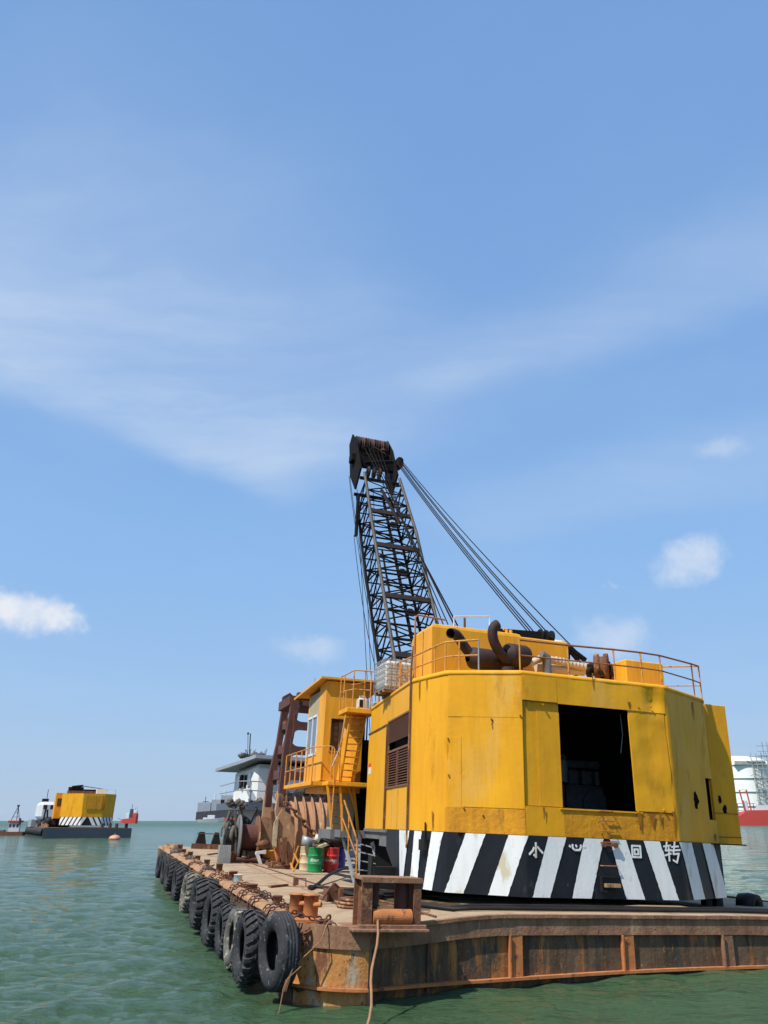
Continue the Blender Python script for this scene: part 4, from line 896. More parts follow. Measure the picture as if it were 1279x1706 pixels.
# --- gantry and its head
A1 = hy(826, 1056, 6.5); A2 = hy(905, 1062, 6.5)
g = G(); g.beam(A1, A2, .5, .24); g.beam(A1+V((-.6, 1.5, -.3)), A1, .3, .3); GT = fixp('gantry', g, 'boomd'); ORGS[GT] = ORGS[CR]
g = G()
for dx in (-.1, .1, .3): g.cyl((A2.x+dx-.1, 6.4, A2.z+.03), .19, .06, (1, 0, 0), 20)
part('sheave', g, 'dark', GT)
B1 = hy(946, 1078, 6.0); B2 = hy(975, 1100, 6.0); C0 = hy(962, 1090, 6.0)
g = G(); g.beam(hy(938, 1072, 6.0), B2, .12, .12); g.beam(C0, (C0.x-.25, 6.0, ZT), .1, .1); g.beam(C0+V((-.3, 0, .1)), (C0.x+.35, 6.0, C0.z-.55), .09, .09); g.beam(B1, (B1.x-.1, 6.0, ZT), .1); part('gantry_strut', g, 'boomd', GT)
g = G(); g.blob(hy(931, 1071, 5.9), (.2, .15, .1), rough=.7, seed=9); part('rag_bundle', g, 'pipe', GT)
# --- landing, stairs, cab
LD = thing_part('stair_landing', CR)
zl = hy(600, 1180, 10.5).z-.02; lx0 = hy(577, 1178, 10.4).x
g = G(); g.cbox((lx0, 10.33, zl-.16), (3.25, 11.4, zl), .015); part('platform', g, 'yellow2', LD)
def lad_rail(pts, parent, m='rail', r=.022, nm='handrail'):
    g = G(); g.tube(pts, r, 7, smooth=False); part(nm, g, m, parent)
zr = hy(600, 1117, 10.4).z
c1, c2, c3 = V((lx0+.02, 10.9, zr-.12)), V((lx0+.22, 10.45, zr)), V((3.0, 10.35, zr))
lad_rail([(c1.x, 11.3, zr-.1), c1, c2, c3, V((PT[0].x, PT[0].y, PT[0].z))], LD, nm='top_rail')
lad_rail([(c1.x, 11.3, zl+.6), (c1.x, 10.9, zl+.6), (c2.x, 10.45, zl+.62), (3.0, 10.35, zl+.62)], LD, nm='mid_rail')
for p in (c1, c2, c3, V((lx0+.02, 11.35, zr-.1)), V((lx0+.6, 10.4, zr))): lad_rail([(p.x, p.y, zl), p], LD, nm='post')
lad_rail([(lx0+.35, 11.35, zl+.9), (3.1, 11.35, zl+1.05), (3.1, 11.35, zl)], LD, nm='top_rail')
for (u, v, w, h, m_, lab) in ((604, 1160, .34, .42, 'plastic', 'white jerry can standing on the stair landing behind the yellow railing'), (627, 1158, .30, .34, 'shipgrey', 'grey speckled box on the stair landing beside the white can')):
    p = hy(u, v, 10.9); g = G(); g.cbox((p.x-w/2, 10.75, zl), (p.x+w/2, 11.1, zl+h), .05)
    if m_ == 'plastic': g.tube([(p.x-.1, 10.92, zl+h), (p.x-.1, 10.92, zl+h+.07), (p.x+.1, 10.92, zl+h+.07), (p.x+.1, 10.92, zl+h)], .018, 6); g.box((p.x-w/2+.02, 10.74, zl+.1), (p.x-.02, 10.749, zl+h-.08), 1)
    solo('jerry_can' if m_ == 'plastic' else 'storage_box', g, [m_, 'dark'], lab, 'can' if m_ == 'plastic' else 'box')
# cab
CX0, CX1, CY0, CY1 = 1.85, 3.25, 11.9, 14.5
cz0 = hy(536, 1297, CY0).z; cz1 = hy(544, 1131, CY0).z
CAB = G()
CAB.box((CX0, CY1-.05, cz0), (CX1, CY1, cz1-.25)); CAB.box((CX1-.05, CY0, cz0), (CX1, CY1, cz1-.1)); CAB.box((CX0, CY0, cz0-.06), (CX1, CY1, cz0))
# near face around its window
wn0 = hy(552, 1197, CY0); wn1 = hy(582, 1253, CY0)
CAB.box((CX0, CY0, cz0), (wn0.x, CY0+.05, cz1-.06)); CAB.box((wn0.x, CY0, cz0), (CX1-.05, CY0+.05, wn1.z)); CAB.box((wn0.x, CY0, wn0.z), (CX1-.05, CY0+.05, cz1-.06)); CAB.box((wn1.x+.25, CY0, wn1.z), (CX1-.05, CY0+.05, wn0.z))
# left face around the white window
w0 = hx(530, 1193, CX0); w1 = hx(511, 1257, CX0); ya, yb = 12.85, 14.35; zwa, zwb = 5.2, 6.58
CAB.box((CX0-.0, CY0+.05, cz0), (CX0+.05, ya, cz1-.08)); CAB.box((CX0, ya, cz0), (CX0+.05, yb, zwa)); CAB.box((CX0, ya, zwb), (CX0+.05, yb, cz1-.3), 1); CAB.box((CX0, yb, cz0), (CX0+.05, CY1-.05, cz1-.3))
CABO = part('operator_cab', CAB, ['yellow2', 'beige'], CR); ORGS[CABO] = ORGS[CR]
g = G(); g.add([(CX0-.25, CY0-.18, cz1-.02), (CX1+.9, CY0-.18, cz1+.02), (CX1+.9, CY1+.1, cz1-.18), (CX0-.42, CY1+.9, cz1-.32), (CX0-.25, CY0-.18, cz1+.05), (CX1+.9, CY0-.18, cz1+.09), (CX1+.9, CY1+.1, cz1-.1), (CX0-.42, CY1+.9, cz1-.25)], [(0,3,2,1),(4,5,6,7),(0,1,5,4),(1,2,6,5),(2,3,7,6),(3,0,4,7)]); part('cab_roof', g, 'yellow2', CABO)
g = G(); g.box((CX1, CY0-.12, cz1-.03), (CX1+.9, CY0-.1, cz1+.02)); g.tube([(CX0+.2, CY1+.2, cz1-.2), (CX0+.2, CY1+.2, cz1+.5)], .012, 5); part('roof_trim', g, 'rust', CABO)
g = G(); g.box((CX0-.35, CY1+.55, cz1-.32), (CX0+.6, CY1+.85, cz1-.05)); part('roof_bracket', g, 'rust_red', CABO)
WF = G()
for (a, b, c, d) in ((ya, yb, zwa-.02, zwa+.06), (ya, yb, zwb-.06, zwb+.02), (ya, ya+.07, zwa, zwb), (yb-.07, yb, zwa, zwb), ((ya+yb)/2-.04, (ya+yb)/2+.04, zwa, zwb)): WF.box((CX0-.03, a, c), (CX0+.03, b, d))
part('window_frame', WF, 'frame', CABO)
for a, b in ((ya+.07, (ya+yb)/2-.04), ((ya+yb)/2+.04, yb-.07)):
    g = G(); g.box((CX0+.005, a, zwa+.06), (CX0+.015, b, zwb-.06)); part('window_pane', g, 'glass', CABO)
g = G(); g.box((wn0.x, CY0+.02, wn1.z), (wn1.x+.25, CY0+.03, wn0.z)); part('window_pane', g, 'glassd', CABO)
g = G(); g.box((wn0.x+.3, CY0+.012, wn1.z), (wn0.x+.55, CY0+.019, wn0.z)); part('curtain', g, 'rust', CABO)
g = G(); g.box((wn0.x-.04, CY0-.02, wn1.z-.04), (wn1.x+.29, CY0, wn1.z)); g.box((wn0.x-.04, CY0-.02, wn0.z), (wn1.x+.29, CY0, wn0.z+.04)); g.box((wn0.x-.04, CY0-.02, wn1.z), (wn0.x, CY0, wn0.z)); part('window_frame', g, 'rail', CABO)
g = G()
for i in range(9): g.box((CX0-.012, ya+.05+i*.16, zwb+.05), (CX0, ya+.10+i*.16, cz1-.32))
part('corrugated_panel', g, 'beige', CABO)
# cab balcony
BL = thing_part('cab_balcony', CR)
bx = 1.48; by0, by1 = 11.75, 16.2; bz = hx(518, 1301, bx).z
g = G(); g.cbox((bx, by0, bz-.13), (CX0+.02, by1, bz), .01); g.cbox((CX0+.02, by0-.75, bz-.13), (3.35, CY0+.1, bz), .01); g.box((CX0+.1, CY0, bz-.3), (CX1, CY1, bz-.13)); part('platform', g, 'yellow2', BL)
zrr = bz+1.1
lad_rail([(bx+.02, by1, zrr), (bx+.02, by0, zrr), (CX0+.12, by0-.7, zrr)], BL, nm='top_rail'); lad_rail([(bx+.02, by1, bz+.5), (bx+.02, by0+.6, bz+.5)], BL, nm='mid_rail')
for i in range(6): y = by0+(by1-by0)*i/5; lad_rail([(bx+.02, y, bz-.1), (bx+.02, y, zrr)], BL, nm='post', r=.025)
lad_rail([(CX0+.12, by0-.7, zrr), (CX0+.12, by0-.7, bz-.1)], BL, nm='post')
a = hy(556, 1312, 11.0); lad_rail([(CX0+.12, by0-.7, zrr), (CX0+.2, by0-.72, zrr-.1), (a.x, 11.0, a.z), hy(551, 1380, 11.0)], BL, nm='handrail', r=.024)
# upper stair
US = thing_part('upper_stair', CR)
t0, t1 = hy(584, 1192, 10.8), hy(609, 1192, 10.8); b0, b1 = hy(567, 1300, 11.25), hy(588, 1302, 11.25)
for a, b in ((t0, b0), (t1, b1)):
    g = G(); g.beam(a, b, .05, .16, up=(0, 1, 0)); part('stringer', g, 'yellow2', US)
for i in range(10):
    f = (i+.5)/10; a = t0.lerp(b0, f); b = t1.lerp(b1, f); g = G(); g.add([a+V((0, -.1, 0)), b+V((0, -.1, 0)), b+V((0, .1, 0)), a+V((0, .1, 0)), a+V((0, -.1, .03)), b+V((0, -.1, .03)), b+V((0, .1, .03)), a+V((0, .1, .03))], [(0,3,2,1),(4,5,6,7),(0,1,5,4),(1,2,6,5),(2,3,7,6),(3,0,4,7)]); part('tread', g, 'rail', US)
g = G(); g.add([t0+V((.02, .62, 0)), t1+V((0, .10, 0)), b1+V((0, .10, 0)), b0+V((.02, .62, 0)), t0+V((.02, .64, 0)), t1+V((0, .12, 0)), b1+V((0, .12, 0)), b0+V((.02, .64, 0))], [(0, 1, 2, 3), (7, 6, 5, 4), (0, 4, 5, 1), (2, 6, 7, 3)]); part('sun_catch_plate', g, 'yellow2', US)  # plate added behind the treads, turned left so the sun brightens it
lad_rail([hy(577, 1180, 10.7), hy(566, 1245, 10.9), hy(565, 1300, 11)], US); lad_rail([hy(576, 1150, 10.6), hy(577, 1185, 10.6), hy(567, 1248, 10.8), hy(566, 1262, 10.9)], US)
lad_rail([hy(574, 1212, 10.9), hy(572, 1228, 10.9), hy(562, 1255, 11), hy(553, 1276, 11)], US, 'frame', .012, 'cable')
# mid ladder and support column
ML = thing_part('lower_ladder', CR)
q0, q1, r0, r1 = hy(545, 1305, 11.1), hy(552, 1379, 11.1), hy(566, 1305, 11.1), hy(570, 1383, 11.1)
for a, b in ((q0, q1), (r0, r1)): g = G(); g.beam(a, b, .07, .05); part('stile', g, 'yellow2', ML)
for i in range(6): f = (i+.6)/6.3; g = G(); g.tube([q0.lerp(q1, f), r0.lerp(r1, f)], .014, 6); part('rung', g, 'rust', ML)
g = G(); a = hy(556, 1312, 12.2); b = hy(590, 1384, 12.2); g.box((a.x, 12.2, b.z), (b.x-.05, 12.9, bz-.3)); part('support_column', g, 'beige', CR)
g = G(); g.beam(hy(588, 1305, 11.6), hy(596, 1384, 11.6), .09, .05); g.beam(hy(579, 1305, 11.6), hy(589, 1340, 11.6), .06, .05); part('support_strut', g, 'yellow2', CR)
g = G(); a = hy(592, 1300, 12.3); b = hy(612, 1385, 12.3); g.box((a.x-.1, 12.3, 2.7), (4.6, 12.4, 5.35)); g.box((a.x, 12.1, 5.2), (a.x+.2, 12.3, 6.2)); part('dark_gap_plate', g, 'void', CR)  # black plate stands in for the dark interior behind the gap
g = G(); p = hy(610, 1238, 12.4); g.cbox((p.x-.12, 12.3, p.z-.35), (p.x+.15, 12.6, p.z+.1), .03); g.beam((p.x, 12.4, p.z+.1), (p.x, 12.4, p.z+1.0), .04); part('deck_lamp', g, 'dark', CR)
g = G(); g.box((2.2, 10.3, ZB-.3), (3.4, 12.9, ZB-.08)); a = hy(548, 1382, 11.2); b = hy(572, 1398, 11.2); g.box((a.x, 11.0, b.z), (b.x, 12.6, a.z)); part('outrigger_frame', g, 'grey', CR)
# lower stair down to the deck
LS = thing_part('deck_stair', CR)
sl0, sl1 = hy(569, 1386, 10.9), hz(592, 1477); sr0, sr1 = hy(620, 1403, 10.2), hz(641, 1478)
for a, b in ((sl0, sl1), (sr0, sr1)): g = G(); g.beam(a, b, .05, .14, up=(0, 0, 1)); part('stringer', g, 'galv', LS)
for i in range(5): f = (i+.7)/5.4; a = sl0.lerp(sl1, f); b = sr0.lerp(sr1, f); g = G(); g.beam(a, b, .14, .025); part('tread', g, 'galv', LS)
y = sl1.y
lad_rail([hy(573, 1333, y+.3), hy(595, 1401, y), hy(593, 1470, y)], LS, r=.028); lad_rail([hy(570, 1362, y+.3), hy(593, 1424, y)], LS); lad_rail([hy(581, 1352, y+.4), hy(580, 1422, y+.4)], LS, nm='post'); lad_rail([hy(570, 1340, y+.4), hy(570, 1385, y+.4)], LS, nm='post')
# --- lattice boom
BANG = math.tan(R(61)); yB = lambda z: 14+(z-11)/BANG
bd = V((0, math.cos(R(61)), math.sin(R(61)))); bn = V((0, math.sin(R(61)), -math.cos(R(61))))   # along the boom, and away to its underside
def bp(side, s, deep):      # s metres from the foot
    z = 3.0+s*bd.z; y_ = yB(3.0)+s*bd.y
    tap = max(0, min(1, (s-14.5)/6)); xl = 4.66+.06*tap; xr = 6.80-.36*tap; D_ = 1.65-.35*tap
    if s < 3: D_ = .4+(D_-.4)*s/3
    p = V((xl if side < 0 else xr, y_, z)); return p+bn*D_*deep
SL = 19.6
heads = G()
hd = lambda s: V((0, yB(3.0), 3.0))+bd*s
for side, x in ((-1, 4.50), (1, 6.46)):
    P = [bp(side, 18.6, .8), bp(side, 18.9, 0), bp(side, 21.0, .0), bp(side, 22.4, .25), bp(side, 22.3, .75), bp(side, 20.2, 1.15)]
    P = [V((x, p.y, p.z)) for p in P]; heads.prism(P, (.09, 0, 0), 0)
heads.box((4.55, hd(19.8).y+.2, hd(19.8).z-.3), (6.5, hd(19.8).y+.5, hd(19.8).z+.25)); 
for s, dpp in ((21.2, .3), (18.4, .15), (18.4, .9)): heads.tube([(4.5, bp(1, s, dpp).y, bp(1, s, dpp).z), (6.55, bp(1, s, dpp).y, bp(1, s, dpp).z)], .09, 10)
c = bp(-1, 20.4, .5); heads.cbox((4.28, c.y-.25, c.z-.1), (4.5, c.y+.25, c.z+.35), .04); heads.box((4.42, bp(-1, 15.6, 1).y, bp(-1, 15.6, 1).z), (4.52, bp(-1, 15.6, 1).y+.3, bp(-1, 18, 1).z))
c = bp(1, 19.9, -.05); heads.cbox((6.5, c.y-.3, c.z-.32), (6.86, c.y+.35, c.z+.25), .1)
BOOM = part('boom', heads, 'boomd', CR); ORGS[BOOM] = ORGS[CR]
for i in range(7):
    g = G(); c = bp(-1, 21.65, .42); x = 4.70+i*.265
    g.lathe([(.1, -.05), (.5, -.06), (.56, -.075), (.56, -.055), (.48, 0), (.56, .055), (.56, .075), (.5, .06), (.1, .05)], (x, c.y, c.z), (1, 0, 0), 26); part('head_sheave', g, 'rust_red' if i % 2 else 'beamrust', BOOM)
for i in range(3):
    g = G(); c = bp(-1, 19.0, .15); x = 5.0+i*.3
    g.lathe([(.08, -.04), (.3, -.05), (.3, .05), (.08, .04)], (x, c.y, c.z), (1, 0, 0), 20); part('head_sheave', g, 'dark', BOOM)
for side in (-1, 1):
    for deep in (0, 1):
        g = G(); g.tube([bp(side, s, deep) for s in (0, 1.5, 3, 6, 9, 12, 14.5, 16.5, SL-1)], .075 if deep == 0 else .065, 10); part('chord', g, 'chord' if deep == 0 else 'boomd', BOOM)  # front chords get the lit tan, rear ones stay black
nb = 19; s_a, s_b = 3.0, 18.0
def brace(a, b, r=.034, m='boomd', nm='brace'): g = G(); g.tube([a, b], r, 6); part(nm, g, m, BOOM)
for i in range(nb+1):
    s = s_a+(s_b-s_a)*i/nb; s2 = s_a+(s_b-s_a)*(i+1)/nb
    if i in (5, 9, 13, 16):
        for deep in (0,):
            g = G(); g.beam(bp(-1, s, deep), bp(1, s, deep), .09, .26, up=tuple(bd)); part('cross_beam', g, 'beamrust', BOOM)
        brace(bp(-1, s, 1), bp(1, s, 1), .05)
    else:
        brace(bp(-1, s, 0), bp(1, s, 0), .04); brace(bp(-1, s, 1), bp(1, s, 1), .036)
    for side in (-1, 1): brace(bp(side, s, 0), bp(side, s, 1), .032)
    if i < nb:
        sd_ = 1 if i % 2 else -1
        if i % 3 != 1: brace(bp(-sd_, s, 0), bp(sd_, s2, 0), .028)
        brace(bp(sd_, s, 0), bp(-sd_, s2, 0)); brace(bp(-sd_, s, 1), bp(sd_, s2, 1))
        for side in (-1, 1): brace(bp(side, s if i % 2 else s2, 0), bp(side, s2 if i % 2 else s, 1))
    if i in (4, 8, 11, 15):
        g = G(); c = bp(-1, s, 0).lerp(bp(1, s, 0), .5); g.prism([c+V((-.3, 0, 0))-bd*.05, c-bd*.22+V((-.08, 0, 0)), c-bd*.22+V((.08, 0, 0)), c+V((.3, 0, 0))-bd*.05, c+bd*.2+V((.08, 0, 0)), c+bd*.2+V((-.08, 0, 0))], bn*.03); part('gusset_plate', g, 'boomd', BOOM)
g = G(); a = bp(-1, 3, .5).lerp(bp(1, 3, .5), .62); b = bp(-1, 17.5, .3).lerp(bp(1, 17.5, .3), .5); g.tube([a, b], .075, 8); part('centre_pipe', g, 'boomd', BOOM)
g = G(); a = bp(-1, 3, .8).lerp(bp(1, 3, .8), .42); b = bp(-1, 14.5, .8).lerp(bp(1, 14.5, .8), .40); g.tube([a, b], .05, 8); part('centre_pipe', g, 'boomd', BOOM)
for k_ in range(9):
    g = G(); s_ = random.uniform(18.3, 21.6); g.beam(bp(-1, s_, random.uniform(-.05, .3))+V((random.uniform(.1, 1.4), 0, 0)), bp(-1, s_+random.uniform(-.6, .6), random.uniform(-.1, .5))+V((random.uniform(.2, 1.8), 0, 0)), .09, .05); part('head_fitting', g, 'rust' if k_ % 3 == 0 else 'beamrust', BOOM)
g = G(); a = bp(-1, 17.2, -.1).lerp(bp(1, 17.2, -.1), .35); b = bp(-1, 14.8, -.1).lerp(bp(1, 14.8, -.1), .62); g.beam(a, b, .14, .1); part('rope_guide', g, 'beamrust', BOOM)
# ropes
def rope(a, b, r=.02, s=.0, nm='rope', n=8): g = G(); g.tube(sag(a, b, n, s), r, 6); part(nm, g, 'rope', CR)
hr = bp(1, 19.9, -.05)
for i in range(3): rope((6.52+i*.08, hr.y-.25, hr.z-.2), (A2.x-.55+i*.12, 6.5, A2.z+.12), .022, .15)
for i in range(2): rope((6.70+i*.07, hr.y-.2, hr.z-.05), (A2.x-.08+i*.12, 6.4, A2.z+.2), .022, .18)
rope((6.86, hr.y, hr.z+.12), (C0.x+.02, 6.0, C0.z+.05), .022, .2)
hs = bp(-1, 21.0, .2)
for i, (u, v) in enumerate(((762, 1042), (757, 1042), (746, 1040), (738, 1040), (728, 1040))):
    e = hy(u, v, 7.0); rope((4.95+i*.22, hs.y-.35, hs.z-.1), e, .026 if i < 2 else .018, .05)
for i, (u, v) in enumerate(((625, 1112), (632, 1112), (636, 1112))):
    e = hy(u, v, 11.5); s0 = bp(-1, 20.2 if i else 15.8, 1.15); rope((4.40+.05*i, s0.y, s0.z), e, .014, .5)
for i in range(4):
    s0 = bp(-1, 19.5, 1.3); rope((4.9+i*.3, s0.y, s0.z), (4.9+i*.12, 15.5, 4), .014, 0)

# ------------------------------------------------------------ clamshell grab standing on the deck
gb = (4.4, 22, 1.2)
GR = thing('clamshell_grab', 'huge rust brown clamshell grab bucket standing on deck behind the drums', 'grab', gb)
def leg(pts, w, d, nm, m):     # tapered plate leg: outline in photo at depth
    pass
yn, yf = 20.0, 23.0
def plate(pix, y, thk, nm, m, parent=GR):
    g = G(); g.prism([hy(u, v, y) for u, v in pix], (0, thk, 0)); return part(nm, g, m, parent)
plate([(486, 1164), (497, 1156), (499, 1176), (487, 1240), (478, 1300), (474, 1345), (464, 1345), (466, 1310), (474, 1240), (483, 1190)], yn, .35, 'arm_plate', 'rust_red')
plate([(472, 1160), (483, 1154), (489, 1160), (480, 1190), (468, 1250), (455, 1310), (452, 1345), (441, 1345), (446, 1300), (461, 1240), (469, 1190)], yf, .35, 'arm_plate', 'rust_red')
plate([(543, 1158), (553, 1158), (556, 1345), (546, 1345)], yn, .35, 'arm_plate', 'rust_red')
plate([(530, 1158), (540, 1158), (544, 1345), (534, 1345)], yf, .35, 'arm_plate', 'rust_red')
g = G(); a = hy(478, 1156, yn+.1); b = hy(550, 1156, yn+.1); g.box((a.x+.15, yn+.1, a.z-.45), (b.x, yf-.3, a.z-.05)); part('head_block', g, 'rust_red', GR)
# cross webs with rounded gussets, near face and left face
def web(p, q, h, th, parent, m='rust_red', gus=.35):
    p, q = V(p), V(q); d = (q-p).normalized(); up_ = V((0, 0, 1)); L_ = (q-p).length; prof = []
    nn = 6; top_ = []; bot_ = []
    for i in range(nn+1):
        a = math.pi/2*i/nn; top_.append((gus*(1-math.sin(a))*0+gus*(1-math.cos(a)), h/2+gus*(1-math.sin(a))))
    P = [(x, z) for x, z in top_]; P = [(0, h/2+gus)]+[(gus*(1-math.cos(math.pi/2*i/nn)), h/2+gus*(1-math.sin(math.pi/2*i/nn))) for i in range(1, nn+1)]
    full = P+[(L_-x, z) for x, z in P[::-1]]; full = full+[(x, -z) for x, z in full[::-1]]
    g = G(); n3 = d.cross(up_).normalized()*th; g.prism([p+d*x+up_*z for x, z in full], n3); part('cross_web', g, m, parent)
for v in (1209, 1250, 1292):
    p = hy(487-(v-1209)*.14, v, yn+.1); q = hy(549, v, yn+.1); web(p, (q.x, yn+.1, p.z), .34, .25, GR)
    pf = hy(468-(v-1209)*.19, v+2, yf+.1); web((pf.x+.25, yf+.0, pf.z), (p.x-.05, yn+.3, p.z), .28, .2, GR, 'rust_red', .22)
# hinge brackets under the arms
plate([(441, 1325), (452, 1322), (456, 1365), (450, 1400), (437, 1405), (436, 1375)], yf, .3, 'hinge_bracket', 'grab'); plate([(464, 1322), (476, 1322), (478, 1335), (472, 1360), (462, 1372), (459, 1350)], yn, .3, 'hinge_bracket', 'grab')
plate([(436, 1360), (457, 1364), (458, 1415), (434, 1412)], yf-.2, .2, 'hinge_bracket', 'rust_tan'); plate([(452, 1352), (470, 1350), (468, 1412), (456, 1412)], yn+1.2, .2, 'hinge_bracket', 'rust')
plate([(456, 1372), (470, 1348), (490, 1362), (491, 1385), (487, 1420), (455, 1412)], 18.7, .12, 'bucket_cheek', 'grab')
plate([(455, 1380), (461, 1360), (464, 1362), (460, 1412), (454, 1408)], 18.6, .08, 'bucket_lip', 'cream')
plate([(463, 1398), (478, 1394), (478, 1436), (470, 1436)], 18.5, .15, 'bucket_tooth', 'rust')
# ribbed shell, a quarter drum bulging towards the near side
sx0, sx1 = hy(487, 1340, 19.4).x, hy(556, 1340, 19.4).x; zT = hy(520, 1336, 19.4).z
def shp(a, x, rr=0): return V((x, 21.4-(2.25+rr)*math.sin(a), 1.65+(zT-1.65)*math.cos(a*1.0)*1.0+0))
def arc_pt(t, x, o=0):    # t 0 top edge .. 1 underside
    a = R(78)-R(134)*t; return V((x, 21.2-(2.0+o)*math.cos(a), 2.35+(1.75+o)*math.sin(a)))
g = G(); n_ = 16; A = [arc_pt(i/n_, x) for x in (sx0, sx1) for i in range(n_+1)]; B_ = [arc_pt(i/n_, x, -.06) for x in (sx0, sx1) for i in range(n_+1)]
g.add(A, [(i, i+1, n_+2+i, n_+1+i) for i in range(n_)], 0, True); g.add(B_, [(i, i+1, n_+2+i, n_+1+i) for i in range(n_)], 0, True)
t_ = arc_pt(0, 0); g.box((sx0, t_.y-.1, t_.z-.08), (sx1, t_.y+1.2, t_.z+.02)); part('bucket_shell', g, 'grab', GR)
for i in range(5):
    x = sx0+(sx1-sx0)*(i+.5)/4.8; g = G(); P = [arc_pt(.06+.94*j/14, x, .20) for j in range(15)]+[arc_pt(.06+.94*j/14, x, -.02) for j in range(14, -1, -1)]; g.prism(P, (.05, 0, 0)); part('bucket_rib', g, 'grab', GR)
# chain and fittings
g = G(); chain(g, [hy(474, 1338, 18.5), hy(492, 1352, 18.5), hy(505, 1368, 18.4), hy(518, 1385, 18.4), hy(535, 1398, 18.3)], .30, .045, .10); part('lifting_chain', g, 'rust', GR)
for (u, v, w, h, m_) in ((436, 1420, .25, .9, 'rust_orange'), (470, 1424, .35, .8, 'rust'), (456, 1420, .2, .5, 'dark')):
    p = hz(u, v+14); g = G(); g.cyl((p.x, 21.5, 1.2), w/1.6, h, n=14); part('support_pedestal', g, m_, GR)
g = G(); p = hy(438, 1407, 21.4); g.blob(p, (.26, .25, .2), rough=.5, seed=2); part('pedestal_cap', g, 'rust', GR)

# ------------------------------------------------------------ white deckhouse at the far end
DH = thing('deckhouse', 'white wheelhouse with wide flat roof at the far end of the barge', 'deckhouse', (6, 36, 1.2))
wx0, wx1, wy0, wy1 = 3.1, 11.5, 33.2, 41.5; z0_ = 3.75; z1_ = 6.15
g = G(); g.cbox((wx0, wy0, z0_-.1), (wx1, wy1, z1_), .25); part('upper_wall', g, 'dhwhite', DH)
g = G(); P = [(wx0-.2, wy0-.9), (wx1+.6, wy0-.9), (wx1+.6, wy1+1), (wx0+.4, wy1+2), (wx0-1.1, wy1+2.4), (wx0-.8, wy0+1.5)]
g.prism([(x, y, z1_+.0+(.25 if x > 2.5 and y < 34 else .0)) for x, y in P], (0, 0, .2)); part('roof', g, 'dhroof', DH)
g = G(); g.prism([(wx0-.5, wy0-1.0, 3.55), (wx1+.5, wy0-1.0, 3.55), (wx1+.5, wy1+1, 3.55), (wx0-.9, wy1+1, 3.55), (wx0-1.0, wy0, 3.55)], (0, 0, .42)); part('bridge_deck', g, 'dhblue', DH)
g = G(); g.box((wx0+.3, wy0+.1, 1.2), (wx1, wy1-1, 3.55)); part('lower_wall', g, 'shipgrey', DH)
for (u0, u1, v0, v1, m_) in ((478, 498, 1318, 1340, 'glass'),):
    a = hy(u0, v0, wy0-.02); b = hy(u1, v1, wy0-.02); g = G(); g.cbox((a.x, wy0-.03, b.z), (b.x, wy0+.1, a.z), .05); part('window', g, m_, DH)
for y in (34.4, 35.9, 37.4, 39):
    g = G(); g.box((wx0-.03, y, 4.85), (wx0+.05, y+.9, 5.7)); part('window', g, 'glassd', DH)
g = G(); p = hx(403, 1302, wx0-.1); tq = []
for i in range(16): a = 2*math.pi*i/16; tq.append((wx0-.15, p.y+.34*math.cos(a), p.z+.34*math.sin(a)))
g.tube(tq, .09, 8, closed=True); part('lifebuoy', g, 'dark', DH)
g = G(); a = hy(415, 1262, 34.5); g.tube([a, hy(416.5, 1232, 34.5), hy(417, 1222, 34.5)], .035, 6); g.tube([hy(412.5, 1262, 34), hy(413, 1221, 34)], .018, 5); g.blob(hy(413, 1222, 34), .07, seed=1); part('mast', g, 'dark', DH)
g = G()
for k in range(22):
    u = 400+random.random()*40; p = hy(u, 1262-random.random()*3, 34.2+random.random()*3); g.tube([p, p+V((random.uniform(-.3, .3), 0, random.uniform(.1, .5)))], .02, 5)
for u in (405, 425, 432): g.blob(hy(u, 1259, 34.5), (.3, .2, .18), rough=.8, seed=u)
part('roof_antennas', g, 'net', DH)['kind'] = 'stuff'
g = G()
for z in (4.05+.55, 4.05+1.05): g.tube([(wx0-.9, wy1, z), (wx0-.9, wy0, z), (wx0-.4, wy0-.9, z), (wx1, wy0-.9, z)], .03, 6, smooth=False)
for x in (wx0-.3, 4.4, 5.8, 7.2, 8.6, 10): g.tube([(x, wy0-.9, 3.97), (x, wy0-.9, 5.1)], .03, 6)
part('bridge_railing', g, 'galv', DH)
g = G()
for k in range(26):
    u = random.uniform(380, 437); p = hy(u, 1338+random.uniform(-5, 8), 32.4); g.blob(p, (random.uniform(.1, .3), .2, random.uniform(.08, .22)), rough=.8, sub=1, seed=k)
part('deck_gear', g, 'net', DH)
g = G(); g.prism([hy(410, 1315, 32.3), hy(418, 1314, 32.3), hy(427, 1330, 32.3), hy(424, 1334, 32.3), hy(417, 1333, 32.3)], (0, .2, 0)); part('white_chute', g, 'shipwhite', DH)
g = G(); g.box((hy(500, 1340, 32).x, 32, 3.9), (hy(508, 1340, 32).x, 32.3, 5.2)); part('funnel_pipe', g, 'shipwhite', DH)
for (u, m_) in ((468, 'rust_tan'), (520, 'dark'), (536, 'net')):
    p = hy(u, 1342, 32.2); g = G(); g.blob((p.x, 32.2, 4.4), (.42, .3, .75), rough=.6, seed=u); part('deck_gear', g, m_, DH)
